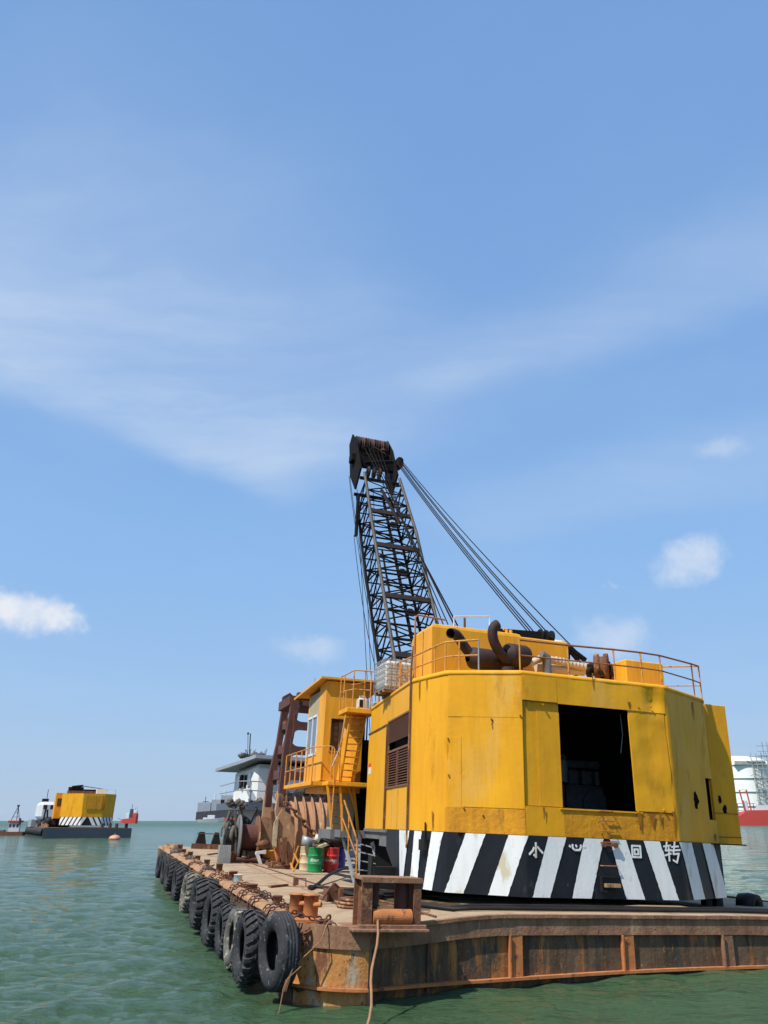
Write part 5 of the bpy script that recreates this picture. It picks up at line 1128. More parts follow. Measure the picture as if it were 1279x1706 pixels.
# ------------------------------------------------------------ winch
WC = thing('mooring_winch', 'dark rusty winch drum with tall flanges in front of the white deckhouse', 'winch', (1.6, 23.5, 1.2))
wa, wb = hy(398, 1400, 23), hy(428, 1400, 23)
g = G(); g.cyl((wa.x, 23.3, 2.25), .55, wb.x-wa.x, (1, 0, 0), 26); part('drum', g, 'rust_red', WC)
for x in (wa.x-.05, wb.x-.02):
    g = G(); g.lathe([(0, 0), (.98, 0), (1.0, .02), (1.0, .05), (.98, .07), (0, .07)], (x, 23.3, 2.2), (1, 0, 0), 32); part('flange', g, 'rust' if x > wa.x else 'grey', WC)
g = G(); c = hy(437, 1385, 23.2); g.box((c.x-.25, 23.0, 1.2), (c.x+.2, 24, 3.1)); g.box((wa.x-.6, 23.0, 1.2), (wa.x-.15, 23.9, 2.3)); g.cyl((wa.x-.6, 23.3, 2.2), .35, .5, (1, 0, 0), 18); part('gearbox', g, 'dark', WC)
g = G(); g.tube([(wa.x-.1, 22.6, 1.35), (wb.x+.6, 22.6, 1.35)], .09, 10); part('base_pipe', g, 'rust_red', WC)
for u in (389, 416, 425):
    p = hy(u, 1430, 22.7); g = G(); g.box((p.x-.12, 22.7, 1.2), (p.x+.12, 22.9, 1.65)); part('foot', g, 'rust', WC)
# hose racks and hanging gear left of the winch
g = G()
for k in range(26):
    u = random.uniform(375, 401); v = random.uniform(1352, 1425); p = hy(u, v, 24+random.uniform(-.6, .6)); q = p+V((random.uniform(-.25, .25), random.uniform(-.2, .2), -random.uniform(.4, 1.1)))
    q.z = max(q.z, 1.25); g.tube([p, p.lerp(q, .5)+V((random.uniform(-.15, .15), 0, 0)), q], random.uniform(.03, .08), 6)
for k in range(9): p = hy(random.uniform(376, 398), random.uniform(1385, 1430), 24); g.blob((p.x, 24, max(1.4, p.z)), (.22, .2, .3), rough=.8, sub=2, seed=k)
g.lathe([(.22, -.05), (.34, -.08), (.34, .08), (.22, .05)], hy(383, 1378, 23.6), (.8, -.6, 0), 20, closed=True); g.lathe([(.26, -.05), (.42, -.08), (.42, .08), (.26, .05)], hy(389, 1392, 23.3), (.9, -.4, 0), 20, closed=True)
g.beam(hy(373, 1430, 24), hy(382, 1350, 24), .08); g.beam(hy(392, 1437, 23), hy(392, 1350, 23), .08)
solo('hose_rack', g, 'net', 'tangled rack of dusty hoses and rings left of the dark winch', 'hose rack')
g = G()
for k in range(46):
    p = hy(random.uniform(392, 446), random.uniform(1366, 1412), 29+random.random()*3); p.z = max(1.3, p.z)
    if k % 3: g.blob(p, (random.uniform(.15, .4), .3, random.uniform(.12, .4)), rough=.8, sub=1, seed=k)
    else: g.beam(p, p+V((random.uniform(-.5, .5), 0, random.uniform(.3, 1.1))), .09)
g.box((1.8, 30.5, 1.2), (3.9, 32, 2.6)); g.box((2.4, 29.5, 1.2), (3.6, 30.2, 2.2))
solo('deck_machinery', g, 'dark', 'dark cluttered machinery at the foot of the white deckhouse', 'machinery')
g = G()
for k in range(16):
    p = hy(random.uniform(500, 560), random.uniform(1312, 1334), 27.5); g.blob(p, (random.uniform(.2, .5), .3, random.uniform(.2, .5)), rough=.8, sub=2, seed=k)
g.box((hy(498, 1330, 28).x, 27, 1.2), (hy(566, 1330, 28).x, 29, 4.2)); g.tube([hy(520, 1318, 27), hy(545, 1300, 27), hy(566, 1322, 27)], .06, 6)
solo('engine_block', g, 'dark', 'dark engine and tangled gear rising behind the ribbed grab shell', 'machinery')
CP = thing('leaning_sheet', 'grey green corrugated sheet leaning at the left end of the winch', 'sheet', (.3, 22.4, 1.2))
for i in range(7):
    a = hy(364+i*2.8, 1408, 22.6); b = hy(361+i*3, 1437, 22.2); g = G(); g.prism([(a.x, 22.6, a.z), (a.x+.1, 22.55, a.z), (b.x+.11, 22.2, 1.21), (b.x, 22.2, 1.21)], (0, .04, 0)); part('corrugation', g, 'grey', CP)

# ------------------------------------------------------------ drums and odds and ends on the deck
def text_obj(txt, size, loc_fn, parent, m='drumwhite', name='drum_lettering'):
    cu = bpy.data.curves.new(name, 'FONT'); cu.body = txt; cu.size = size; cu.align_x = 'CENTER'; cu.resolution_u = 3; cu.offset = .004
    tmp = bpy.data.objects.new('tmp', cu); COL.objects.link(tmp); dg = bpy.context.evaluated_depsgraph_get(); me = bpy.data.meshes.new_from_object(tmp.evaluated_get(dg))
    bm = bmesh.new(); bm.from_mesh(me); bmesh.ops.subdivide_edges(bm, edges=bm.edges, cuts=2); bm.to_mesh(me); bm.free()
    for v in me.vertices: v.co = loc_fn(v.co.x, v.co.y)-ORGS[parent]
    bpy.data.objects.remove(tmp); me.materials.clear(); me.materials.append(M[m]); me.name = name
    return put(name, me, parent)
def drum(u, v, m, label, txt=None, r=.295, h=.88, tilt=0):
    p = hz(u, v); p = V((p.x, p.y+r, 1.205))
    o = thing('oil_drum', label, 'drum', p, 'oil drums on the deck')
    prof = [(0, .012), (r-.02, .012), (r, 0), (r, .03), (r-.006, .05)]
    for zz in (.29, .58): prof += [(r-.004, zz-.03), (r+.012, zz-.01), (r+.012, zz+.01), (r-.004, zz+.03)]
    for k in range(3): prof += [(r-.006, .66+k*.05), (r+.002, .675+k*.05)]
    prof += [(r-.004, h-.03), (r+.008, h-.015), (r, h), (r-.02, h), (r-.03, h-.02), (0, h-.02)]
    g = G(); g.lathe(sorted(prof[:5], key=lambda q: 0)+prof[5:], p, (0, 0, 1), 32); part('drum_body', g, m, o)
    g = G(); g.cyl((p.x+.12, p.y, p.z+h-.02), .03, .025, n=12); part('bung', g, 'galv', o)
    if txt:
        d = (CAMB-p); az = math.atan2(d.y, d.x)-.12
        def fn(x, y): a = az+x/(r+.004); return V((p.x+(r+.006)*math.cos(a), p.y+(r+.006)*math.sin(a), p.z+.38+y))
        text_obj(txt, .17, fn, o)
    return o
drum(527, 1453, 'green', 'bright green oil drum with white lettering standing left of the red drum', 'dinur')
drum(553.5, 1453, 'red', 'bright red oil drum with white lettering beside the green drum', 'ad-wego')
drum(513, 1451, 'cream', 'stained cream and brown drum left of the green drum')
drum(541, 1447, 'blue', 'dark blue drum behind and between the green and red drums')
drum(566, 1448, 'blue', 'dark blue drum right of and behind the red drum')
# junk on top of the drums
g = G(); p = hy(509, 1412, 17.3); g.lathe([(.0, 0), (.20, 0), (.27, .34), (.25, .34), (.18, .02), (0, .02)], (p.x, 17.3, 2.1), (.3, -.1, .95), 22); solo('bucket', g, 'galv', 'dented grey bucket tipped on the stained drum', 'bucket')
g = G(); g.lathe([(0, 0), (.11, 0), (.13, .26), (0, .26)], (hy(526, 1405, 17.4).x, 17.4, 2.28), (.4, 0, .9), 16); solo('paint_tin', g, 'plastic', 'small white tin lying above the green drum', 'tin')
g = G()
for k in range(16):
    u = random.uniform(530, 572); a = hy(u, random.uniform(1396, 1410), 17.6+random.random()*.6); P = [a+V((random.uniform(-.4, .4), random.uniform(-.2, .2), random.uniform(-.1, .15))) for _ in range(5)]; g.tube(P, random.uniform(.02, .045), 6)
g.blob(hy(562, 1402, 17.8), (.5, .4, .22), rough=.5, seed=8); solo('hose_heap', g, 'dark', 'heap of black hoses and rags piled over the drums', 'hoses')
g = G(); g.prism([hy(520, 1413, 17.1), hy(545, 1405, 17.1), hy(549, 1408, 17.1), hy(528, 1415, 17.1)], (0, .5, .03)); solo('cardboard_sheet', g, 'cream', 'flattened cream cardboard lying across the drum tops', 'cardboard')
# white paint can by the bollards
p = hz(395, 1475); CN = thing('paint_can', 'white paint can with blue label standing by the bollards', 'paint can', (p.x, p.y, 1.2))
g = G(); g.lathe([(0, .0), (.115, 0), (.12, .01), (.12, .28), (.128, .285), (.128, .30), (.10, .30), (.10, .28), (0, .28)], (p.x, p.y, 1.2), n=24); part('can_body', g, 'plastic', CN)
g = G(); a0 = math.atan2(CAMB.y-p.y, CAMB.x-p.x)
for k in range(8):
    a = a0-.9+k*.14; b = a+.14; r = .1225; g.add([(p.x+r*math.cos(a), p.y+r*math.sin(a), 1.26), (p.x+r*math.cos(b), p.y+r*math.sin(b), 1.26), (p.x+r*math.cos(b), p.y+r*math.sin(b), 1.42), (p.x+r*math.cos(a), p.y+r*math.sin(a), 1.42)], [(0, 1, 2, 3)])
part('label_print', g, 'lightblue', CN)
# yellow trestle
a, b = hz(485, 1448), hz(499, 1450); g = G()
p1, p2, q1, q2 = hy(485, 1445, 15.5), hy(497, 1410, 15.5), hy(501, 1430, 15.6), hy(488, 1452, 15.6)
for (s_, e_) in ((hy(484, 1447, 15.6), hy(497, 1409, 15.6)), (hy(489, 1452, 15.3), hy(503, 1424, 15.3)), (hy(497, 1437, 15.3), hy(490, 1422, 15.5)), (hy(484, 1438, 15.6), hy(489, 1452, 15.3))): 
    s_.z = max(s_.z, 1.24); e_.z = max(e_.z, 1.24); g.beam(s_, e_, .06, .04)
solo('trestle', g, 'rail', 'small yellow folding trestle leaning left of the stained drum', 'trestle')
# orange bucket and scraps by the grab
p = hz(446, 1438); g = G(); g.lathe([(0, 0), (.27, 0), (.33, .5), (.345, .5), (.345, .55), (.2, .58), (0, .58)], (p.x, p.y, 1.2), n=24); solo('orange_bucket', g, 'orangeb', 'orange lidded bucket under the left leg of the grab', 'bucket')
for k, (u, v, w, h) in enumerate(((466, 1446, .7, .25), (478, 1441, .4, .3), (489, 1444, .3, .25), (455, 1441, .35, .2))):
    p = hz(u, v); g = G()
    for j in range(4): g.cbox((p.x-w/2+random.uniform(-.1, .1), p.y+random.uniform(-.3, .1), 1.2), (p.x+w/2+random.uniform(-.1, .1)-.15*j, p.y+.35, 1.2+h*(.5+.17*j)), .02)
    solo('scrap_plates', g, 'rust', 'rusty scrap plates on deck below the grab, '+['largest flat stack', 'stack nearest the yellow trestle', 'smallest block beside the trestle', 'low stack beside the orange bucket'][k], 'scrap', group='scrap plates below the grab')
p = hz(401, 1430); g = G(); g.prism([(p.x-.15, 22, 1.7), (p.x+.3, 22, 1.78), (p.x+.3, 22, 1.62), (p.x, 22, 1.62), (p.x+.18, 22, 1.22), (p.x+.05, 22, 1.22), (p.x-.15, 22, 1.6)], (0, .2, 0)); solo('white_bracket', g, 'frame', 'bent white metal bracket lying before the winch drum', 'bracket')
# small cleat, flat bars
p = hz(498, 1475); CL = thing('deck_cleat', 'small dark open steel cleat in the middle of the deck', 'cleat', (p.x, p.y, 1.2))
g = G(); g.box((p.x-.16, p.y, 1.2), (p.x-.02, p.y+.14, 1.42)); part('block', g, 'rust', CL); g = G(); g.tube([(p.x+.0, p.y+.05, 1.4), (p.x+.2, p.y+.05, 1.4), (p.x+.22, p.y+.05, 1.2)], .02, 6, smooth=False); part('handle', g, 'rust', CL)
for k, (u0, v0, u1, v1) in enumerate(((449, 1478, 478, 1475), (346, 1424, 362, 1422))):
    a, b = hz(u0, v0), hz(u1, v1); g = G(); g.beam(V((a.x, a.y, 1.235)), V((b.x, b.y, 1.235)), .10, .05); solo('flat_bar', g, 'rust', 'rusty flat bar lying loose on the open deck near the cleat' if k == 0 else 'rusty flat bar lying far off beside the leaning sheet', 'steel bar')
# black hose loop
def dk(u, v, h=.04): p = hz(u, v); return V((p.x, p.y, dz(p.x, p.y)+h))
g = G(); P = [dk(600, 1450, .1), dk(585, 1455, .25), dk(565, 1462, .28), dk(545, 1469, .2), dk(530, 1475, .06), dk(516, 1483), dk(514, 1478.5), dk(530, 1479), dk(560, 1482), dk(590, 1484), dk(630, 1483)]
P2_ = []
for a, b in zip(P, P[1:]): P2_ += [a.lerp(b, t/4) for t in range(4)]
P2_.append(P[-1]); P3 = [P2_[0]]+[(P2_[i-1]+P2_[i]*2+P2_[i+1])/4 for i in range(1, len(P2_)-1)]+[P2_[-1]]
g.tube(P3, .05, 10); solo('black_hose', g, 'dark', 'thick black hose lying in a loop on deck under the stairs', 'hose')
# junk by the fairlead
p = dk(558, 1502); BX = thing('scrap_bracket', 'rusty open box bracket lying between hose loop and fairlead', 'scrap', (p.x, p.y, 1.22))
g = G(); g.box((p.x-.2, p.y, 1.22), (p.x-.16, p.y+.4, 1.48)); g.box((p.x+.1, p.y, 1.22), (p.x+.2, p.y+.4, 1.5)); g.prism([(p.x-.2, p.y+.2, 1.22), (p.x-.02, p.y+.2, 1.62), (p.x+.2, p.y+.2, 1.5), (p.x+.2, p.y+.2, 1.22)], (0, .04, 0)); part('plates', g, 'rust', BX)
g = G(); g.tube([(p.x-.35, p.y-.05, 1.25), (p.x-.15, p.y, 1.5), (p.x, p.y+.1, 1.6), (p.x+.12, p.y+.1, 1.5)], .03, 6); part('bent_rod', g, 'rust_red', BX)
for k, (u, v, r) in enumerate(((600, 1503, .5), (592, 1512, .42), (628, 1500, .5))):
    p = dk(u, v); g = G()
    for j in range(3): g.lathe([(r*.55, 0), (r, 0), (r, .05), (r*.55, .05)], (p.x+.04*j, p.y+.03*j, p.z-.04+j*.065), (0, 0, 1), 30, closed=True)
    solo('cable_coil', g, 'dark' if k != 1 else 'rust', ['black coil of cable behind the fairlead, widest of three', 'rusty coil of cable nearest the scrap bracket', 'black coil of cable at the foot of the striped skirt'][k], 'cable coil', group='cable coils behind the fairlead')
p = dk(640, 1497); g = G(); g.box((p.x-.3, p.y, 1.3), (p.x+.35, p.y+.5, 1.95)); g.box((p.x-.35, p.y+.1, 1.3), (p.x-.3, p.y+.4, 2.2)); solo('dark_locker', g, 'dark', 'dark steel locker standing under the crane beside the skirt', 'locker')
p = hz(606, 1453); g = G(); g.cbox((p.x-.22, p.y, 1.2), (p.x+.25, p.y+.6, 2.15), .03); g.box((p.x-.26, p.y-.03, 2.15), (p.x+.29, p.y+.64, 2.22)); solo('grey_bin', g, 'dhroof', 'tall grey blue bin standing under the crane behind the stair rail', 'bin')
# cables and hoses lying under the skirt along the near edge
for k, (y, z, m_, lab) in enumerate(((1.55, .05, 'dark', 'black cable lying along the near deck edge under the skirt, outer of two'), (1.9, .06, 'dark', 'black cable lying close under the striped skirt, inner of two'))):
    g = G(); P = [(x, y+.25*noise.noise(V((x*.3, y, 0)))+(.04*(x-8) if x > 8 else 0)+(1.2 if x < 2.2 else 0), dz(x, y)+z) for x in [1.9+.4*i for i in range(32)]]; g.tube(P, .04, 8); solo('power_cable', g, m_, lab, 'cable')
p = hz(1262, 1510, 1.32); g = G(); g.lathe([(.12, -.2), (.30, -.25), (.33, 0), (.30, .25), (.12, .2)], (p.x, p.y+.3, 1.3), (.4, -.9, 0), 30, closed=True); g.v = [V((v.x, v.y, max(v.z, 1.24)+.0)) for v in g.v]; solo('black_reel', g, 'dark', 'half round black cable reel on deck at the right edge of the picture', 'reel')

# ------------------------------------------------------------ far things on the water
def frame_at(u, v, az, z=0.0):
    p = wz(u, v, z); return Matrix.Translation(p) @ Matrix.Rotation(-R(az), 4, 'Z')
# second crane barge, moored off to the left
FB = frame_at(70, 1397, -28); tf = Matrix.Rotation(R(0.5), 4, 'Y'); FB = FB @ tf
q = lambda lab, cat, nm, loc=(0, 0, 0), grp=None: thing(nm, lab, cat, loc, grp, FB)
pw = FB.translation; ppm = F_PX/((pw.y)*math.cos(PITCH)+(0-3)*math.sin(PITCH))   # px per metre there
W_ = 15.5
b2 = q('distant blue hulled barge with row of tyres carrying a folded yellow crane', 'barge', 'distant_barge', (W_/2, 12, 0))
g = G(); g.prism([(0, .0, -.6), (W_, 0, -.6), (W_, 36, -.6), (-0.0, 36, -.6)], (0, 0, 2.35)); part('hull', g, 'hullblue', b2)
g = G(); g.box((.1, .1, 1.75), (W_-.1, 35.9, 1.82)); part('deck', g, 'rust', b2)
for i in range(12):
    g = G(); g.lathe([(.3, -.2), (.62, -.22), (.65, 0), (.62, .22), (.3, .2)], (-.3, 1+i*2.6, 1.0), (1, -.3, 0), 16, closed=True); part('tyre_fender', g, 'rubber', b2)
for i in range(9): g = G(); g.cyl((.7, 1.5+i*3, 1.8), .22, .6+.2*(i % 2), n=10); part('bollard', g, 'rust_tan', b2)
for x in (W_-.8, W_-2.6, W_-3.8, W_-5.2): g = G(); g.cyl((x, 1.5, 1.8), .3, .8, n=10); part('bollard', g, 'dark' if x > W_-1 else 'rust_red', b2)
c2_ = q('distant yellow crane house with black and white skirt on the blue barge', 'crane', 'distant_crane', (6.5, 6, 1.8))
hx0 = 3.0; hx1 = 12.6
def fpoly(ins, z): return [V((x, y, z)) for x, y in ((hx0+.3+ins, 9.0), (hx0+ins, 5.0+ins), (hx0+3.2+ins, 1.4+ins), (hx1-2.5-ins, 1.4+ins), (hx1-ins, 4.0+ins), (hx1-ins, 11.0), (hx0+.3+ins, 11.0))]
zA, zB_, zC_ = 2.2, 3.7, 7.8
def loft(g, a, b, mi=0): n_ = len(a); g.add(a+b, [(i, (i+1) % n_, (i+1) % n_+n_, i+n_) for i in range(n_)]+[tuple(range(n_))[::-1], tuple(range(n_, 2*n_))], mi)
g = G(); loft(g, fpoly(.12, zB_), fpoly(0, zC_)); mh2 = part('machinery_house', g, 'yellow', c2_); ORGS[mh2] = ORGS[c2_]
g = G(); loft(g, fpoly(.14, zA), fpoly(.12, zB_-.01)); sk2 = part('skirt', g, 'black', c2_); ORGS[sk2] = ORGS[c2_]
xa, xb = hx0+3.4, hx1-2.7
fo = [V((p.x, p.y, 0)) for p in fpoly(.10, 0)][1:5]; fl = [0]
for p_, q_ in zip(fo, fo[1:]): fl.append(fl[-1]+(q_-p_).length)
def fpos(t):
    t = max(0, min(fl[-1]-1e-4, t))
    for i_ in range(3):
        if fl[i_] <= t <= fl[i_+1]:
            d_ = (fo[i_+1]-fo[i_]).normalized(); return fo[i_]+d_*(t-fl[i_])+V((d_.y, -d_.x, 0))*.06
for i in range(12):
    t0 = .3+i*(fl[-1]-.9)/11.6; sg = 1 if i < 6 else -1; g = G(); A = []
    for r_ in range(7):
        f_ = r_/6; zz = zA+.03+(zB_-.06-zA)*f_
        for j in range(6):
            p_ = fpos(t0-sg*(1-f_)*.85+j*.13); A.append(V((p_.x, p_.y, zz)))
    g.add(A, [(r_*6+j, r_*6+j+1, r_*6+j+7, r_*6+j+6) for r_ in range(6) for j in range(5)]); part('white_stripe', g, 'white', sk2)
for (x0_, x1_) in ((xa+.4, xa+2.2), (xa+2.3, xa+4.0), (xa+4.1, xb-.2)):
    g = G(); g.box((x0_, 1.36, 5.0), (x1_, 1.4, 7.4)); part('door_panel', g, 'yellow_rough', mh2)
g = G(); g.box((hx0-.8, 8.6, 3.4), (hx0+.8, 11, 8.0)); part('cab', g, 'yellow2', c2_); g = G(); g.box((hx0-.5, 8.55, 5.6), (hx0+.3, 8.6, 7.0)); part('cab_window', g, 'glassd', c2_)
g = G(); g.box((hx0+1.2, 7, 8.6), (hx0+3.8, 9, 9.9)); g.tube([(hx0+3.6, 7, 10.1), (hx0+7.4, 6, 9.6)], .06, 6); g.cbox((hx0+3.6, 6.6, 9.1), (hx0+6.6, 7.2, 9.5), .1); g.cbox((hx0+6.4, 6.3, 8.6), (hx0+7.5, 7.2, 9.6), .2); g.tube([(hx0+1.6, 7, 9.9), (hx0+3.6, 7, 10.15)], .2, 6); g.v = [V((v.x, v.y, v.z-.8)) for v in g.v]; part('folded_gantry', g, 'boomd', c2_)
g = G(); g.box((hx0+1, 6.5, 8.6), (hx0+7.5, 8.6, 9.2)); g.box((hx0+6, 5, 8.6), (hx0+8, 6, 9.6), 1); g.v = [V((v.x, v.y, v.z-.8)) for v in g.v]; part('roof_gear', g, ['rust', 'frame'], c2_)
g = G(); g.tube([(hx0+7, 2, 9.4), (hx1-.5, 3.2, 9.4), (hx1-.5, 9, 9.4)], .05, 5, smooth=False)
for x in (hx0+7, hx0+9, hx1-.5): g.tube([(x, 2.4, 8.6), (x, 2.4, 9.4)], .05, 5)
g.v = [V((v.x, v.y, v.z-.8)) for v in g.v]; part('roof_railing', g, 'frame', c2_)
d2 = q('distant white wheelhouse left of the far yellow crane house', 'deckhouse', 'distant_deckhouse', (0, 22, 1.8))
g = G(); g.cbox((.6, 20, 3.2), (4.4, 28, 6.6), .6); part('upper_wall', g, 'shipwhite', d2)
g = G(); g.box((1.3, 19.98, 5.2), (2.0, 20.3, 6.0)); g.box((2.6, 19.98, 5.2), (3.4, 20.3, 6.0)); part('window', g, 'glassd', d2)
g = G(); g.box((-.5, 20.5, 1.8), (4.2, 27, 3.2)); g.box((.2, 19, 3.0), (5, 28.5, 3.2)); part('lower_wall', g, 'shipgrey', d2)
g = G(); g.box((1, 21, 6.6), (2.2, 22, 7.2)); g.tube([(1.8, 21, 7.2), (1.8, 21, 9)], .06, 5); part('mast', g, 'dark', d2)
g = G()
for k in range(40): g.blob((random.uniform(.6, 5.5), random.uniform(10, 18), 1.8+random.random()*1.2), (random.uniform(.3, .8), .5, random.uniform(.3, 1.1)), rough=.8, sub=1, seed=k)
for k in range(6): x = 1+k*.9; g.beam((x, 14, 1.8), (x+random.uniform(-.4, .4), 14, 4+random.random()*2), .3)
solo('distant_deck_machinery', g, 'dark', 'dark jumble of winches and grab on the far barge deck', 'machinery', frame=FB)
# small work boat with red roof and tripod mast at the left edge
FW = frame_at(20, 1392, -15) @ Matrix.Scale(.62, 4); wb = thing('work_boat', 'small work boat with red roofed cabin and tripod mast at far left', 'boat', (0, 0, 0), None, FW)
g = G(); g.prism([(-13, 0, -.3), (3.2, 0, -.3), (3.8, 2, -.3), (3.2, 6, -.3), (-13, 6, -.3)], (0, 0, 1.5)); part('hull', g, 'rust', wb)
g = G(); g.box((-1.8, 1.5, 1.2), (1.6, 4.5, 4.2)); part('cabin', g, 'shipwhite', wb); g = G(); g.cbox((-2.3, 1, 4.2), (2.3, 5, 4.9), .15); part('cabin_roof', g, 'shipred', wb)
for x in (-1.4, -.2, 1.0): g = G(); g.box((x-.35, 1.46, 2.6), (x+.3, 1.5, 3.7)); part('cabin_window', g, 'glassd', wb)
g = G()
for a in ((-1.5, 2), (1.2, 2), (0, 4)): g.tube([(a[0], a[1], 4.9), (0, 3, 9.5)], .12, 6)
for z in (6, 7.5): g.tube([(-1.1+.2*(z-6), 2.3, z), (.9-.2*(z-6), 2.3, z)], .08, 5)
g.cyl((0, 3, 9.4), .45, .6, n=10); part('tripod_mast', g, 'shipdark', wb)
g = G(); g.cyl((1.6, 1, 3.4), .35, 2.2, n=12); part('funnel', g, 'shipdark', wb); g = G(); g.cbox((-12, .6, 1.2), (-3, 5, 1.9), .1); part('deck_gear', g, 'grey', wb)
# orange buoy
p = wz(190.5, 1399); g = G(); g.blob((0, 0, .2), (.95, .8, .55), rough=.1, sub=3); g.tube([(0, 0, .6), (0, 0, 1.0)], .06, 6); solo('mooring_buoy', g, 'buoy', 'small orange and white buoy afloat before the distant blue barge', 'buoy', (0, 0, 0), frame=Matrix.Translation(p))
# red tanker
def ship(nm, u, v, dist, az, label, hull_pts, blocks, cat='ship'):
    c = wy(u, v, dist); Fm = Matrix.Translation((c.x, c.y, 0)) @ Matrix.Rotation(-R(az), 4, 'Z') @ Matrix.Scale(.70 if nm == 'red_tanker' else 1, 4)
    o = thing(nm, label, cat, (0, 0, 0), None, Fm)
    for (pn, m_, kind, dat) in blocks:
        g = G()
        if kind == 'box':
            for a, b in dat: g.cbox(a, b, .3)
        elif kind == 'tube':
            for P, r in dat: g.tube(P, r, 6)
        elif kind == 'hull':
            P, w, mi_z = dat; 
            ns = len(P); A = [(x, -w*t_, z0) for x, z0, z1, t_ in P]+[(x, -w*t_, z1) for x, z0, z1, t_ in P]+[(x, w*t_, z0) for x, z0, z1, t_ in P]+[(x, w*t_, z1) for x, z0, z1, t_ in P]
            g.add(A, [(i, i+1, ns+i+1, ns+i) for i in range(ns-1)]+[(2*ns+i, 3*ns+i, 3*ns+i+1, 2*ns+i+1) for i in range(ns-1)]+[(ns+i, ns+i+1, 3*ns+i+1, 3*ns+i) for i in range(ns-1)]+[(0, ns, 3*ns, 2*ns), (ns-1, 3*ns-1, 4*ns-1, 2*ns-1)])
        part(pn, g, m_, o)
    return o
D1 = 900.0; m1 = D1*1.078/F_PX   # metres per photo pixel there
ship('red_tanker', 214, 1367, D1, 0, 'red hulled ship with blue and white superstructure on the horizon', None, [
    ('hull', 'shipred', 'hull', ([(-12, 0, 5, .3), (-8, 0, 6.5, 1), (6, 0, 8, 1), (12, 0, 12.5, 1), (13.5, 0, 13, .7)], 4, 0)),
    ('bridge', 'shipred', 'box', [((6, -3, 8), (13, 3, 15))]), ('funnel', 'hullblue', 'box', [((1, -2, 8), (5.5, 2, 21))]), ('accommodation', 'shipwhite', 'box', [((-4, -3, 6), (1, 3, 15)), ((7, -2.5, 15), (12, 2.5, 19))]),
    ('mast', 'shipdark', 'tube', [([(3.2, 0, 20), (3.2, 0, 28)], .4), ([(-11, 0, 5), (-17, 0, 8)], .3), ([(9, 0, 19), (9, 0, 23), (12, 0, 22)], .3)])])
D2 = 2400.0
ship('grey_cargo_ship', 350, 1365, D2, 0, 'large hazy cargo ship with stepped grey superstructure far behind the deckhouse', None, [
    ('hull', 'shipdark', 'hull', ([(-40, 4, 26, .9), (-10, 3, 28, 1), (40, 3, 32, 1), (75, 3, 34, 1)], 12, 0)), ('boot_topping', 'shipred', 'hull', ([(5, 0, 8, 1.02), (50, 0, 10, 1.02), (75, 0, 10, 1.02)], 12, 0)),
    ('accommodation', 'shipgrey', 'box', [((-38, -9, 26), (0, 9, 52)), ((2, -9, 28), (40, 9, 60)), ((28, -9, 28), (70, 9, 72))]),
    ('domes', 'shipwhite', 'box', [((-38, -3, 36), (-33, 3, 52)), ((6, -3, 60), (11, 3, 76)), ((34, -3, 70), (39, 3, 86))]), ('mast', 'shipdark', 'tube', [([(-18, 0, 52), (-18, 0, 68)], 1), ([(-26, 0, 54), (-8, 0, 54)], 1)])])
D3 = 1500.0
ship('white_launch', 351, 1366, D3, 0, 'small grey and white launch low on the water before the cargo ship', None, [
    ('hull', 'shipgrey', 'hull', ([(-24, 0, 5, .5), (-15, 0, 5, 1), (14, 0, 7, 1), (24, 3, 9, .3)], 4, 0)), ('cabin', 'shipwhite', 'box', [((-6, -2.5, 5), (7, 2.5, 12)), ((-14, -2, 5), (-7, 2, 8))])])
# shore tank with pipework and the red vessel in front of it, right edge
D4 = 620.0; mp = D4*1.078/F_PX
c = wy(1272, 1366, D4); TF = Matrix.Translation((c.x, c.y, 0)); rT = 27
TK = thing('storage_tank', 'large white domed storage tank on the shore at the right edge', 'tank', (0, 30, 0), None, TF)
hT = (1366-1290)*mp+3; g = G(); prof = [(rT, 0), (rT, hT)]+[(rT*math.cos(a), hT+8.5*math.sin(a)) for a in [R(i*9) for i in range(1, 11)]]; g.lathe(prof, (-2, 30, 0), n=72); part('shell', g, 'tank', TK)
for z in (hT*.3, hT*.54, hT*.77, hT): g = G(); g.lathe([(rT+.1, z), (rT+.6, z), (rT+.6, z+.5), (rT+.1, z+.5)], (-2, 30, 0), n=72, closed=True); part('wind_girder', g, 'steelpale', TK)
g = G(); g.box((-14, 2, hT+.5), (10, 2.6, hT+3)); g.box((-14, 2, hT+.2), (12, 5, hT+.6))
for i in range(60):
    x = random.uniform(-2, 16); z = random.uniform(2, hT+8); g.tube([(x, 1.5, z), (x+random.uniform(-5, 5), 1.5, z+random.uniform(-3, 3))], random.uniform(.12, .3), 5)
for x in (-1, 3, 7, 11): g.tube([(x, 1.2, 0), (x, 1.2, hT+9)], .3, 6)
for z in range(4, int(hT+8), 3): g.beam((-1, 1.2, z), (14, 1.2, z), .35)
part('pipework', g, 'steelpale', TK)
g = G()
for x in (9, 12.5): g.tube([(x, .5, hT+5), (x, .5, hT+17)], .3, 6)
for z in (hT+7, hT+10, hT+14): g.beam((4, .5, z), (14, .5, z), .4)
part('pipe_tower', g, 'shipgrey', TK)
D5 = 520.0; m5 = D5*1.078/F_PX; c = wy(1260, 1367, D5); RF = Matrix.Translation((c.x, c.y, 0))
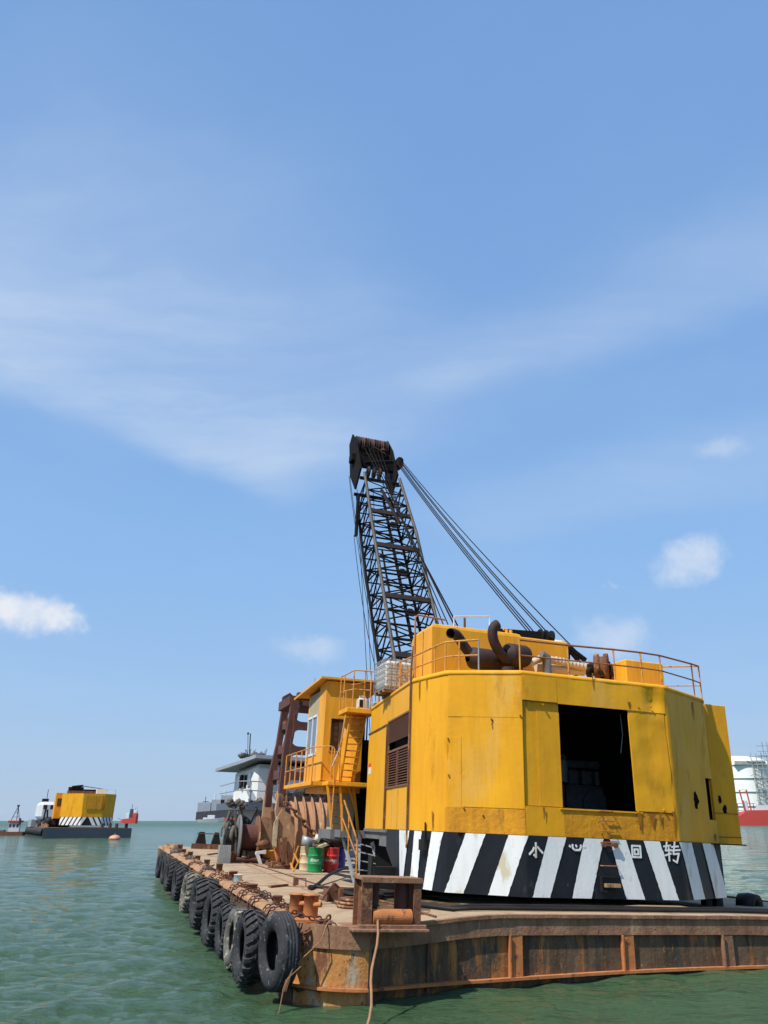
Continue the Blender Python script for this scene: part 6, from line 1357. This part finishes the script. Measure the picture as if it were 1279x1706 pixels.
RS = thing('red_vessel', 'low red hulled vessel with red frame mast before the white tank', 'ship', (0, 0, 0), None, RF)
g = G(); ns = 7; P = [(-24, 1.0, 5.2), (-17, 0, 5.6), (-12, 0, 5.8), (-8, 0, 8.0), (-2, 0, 9.0), (12, 0, 9.2), (30, 0, 9.4)]
g.add([(x, -5, z0) for x, z0, z1 in P]+[(x, -5, z1) for x, z0, z1 in P]+[(x, 5, z1) for x, z0, z1 in P], [(i, i+1, ns+i+1, ns+i) for i in range(6)]+[(ns+i, ns+i+1, 2*ns+i+1, 2*ns+i) for i in range(6)]+[(0, ns, 2*ns)]); part('hull', g, 'shipred', RS)
g = G(); g.tube([(-7.5, -3, 8), (-9, -3, 21), (-4.5, -3, 21), (-3.5, -3, 8)], .45, 6, smooth=False); g.beam((-9, -3, 19), (-4.5, -3, 20), .6); part('frame_mast', g, 'shipred', RS)
g = G(); g.cbox((-6.5, -2, 8.5), (-4.5, 0, 15), .4); g.box((0, -3, 9), (14, -2, 12)); part('winch_house', g, 'shipwhite', RS)
g = G()
for z in (9, 11, 13): g.beam((-24, 3, z), (2, 3, z), .3)
for x in range(-24, 3, 5): g.beam((x, 3, 5), (x, 3, 13), .3)
part('jetty_railing', g, 'dhblue', RS)
g = G(); g.box((-300, 20, -2), (600, 120, 2.2)); o = solo('shore_quay', g, 'grey', 'low grey quay below the storage tank', 'quay', (0, 20, -2), frame=TF); struct(o); del o['category']

# ------------------------------------------------------------ thin sea haze over the whole place
g = G(); g.box((-9500, -9500, -3), (9500, 9500, 160)); hm = bpy.data.materials.new('sea_haze'); hm.use_nodes = True; hn = hm.node_tree.nodes; hn.remove(hn['Principled BSDF'])
pv = hn.new('ShaderNodeVolumePrincipled'); pv.inputs['Color'].default_value = (.93, .96, 1.0, 1); pv.inputs['Density'].default_value = .00002; pv.inputs['Anisotropy'].default_value = .2
hm.node_tree.links.new(pv.outputs[0], hn['Material Output'].inputs['Volume'])
hz_ = put('haze', g.mesh('haze', hm)); hz_['kind'] = 'stuff'
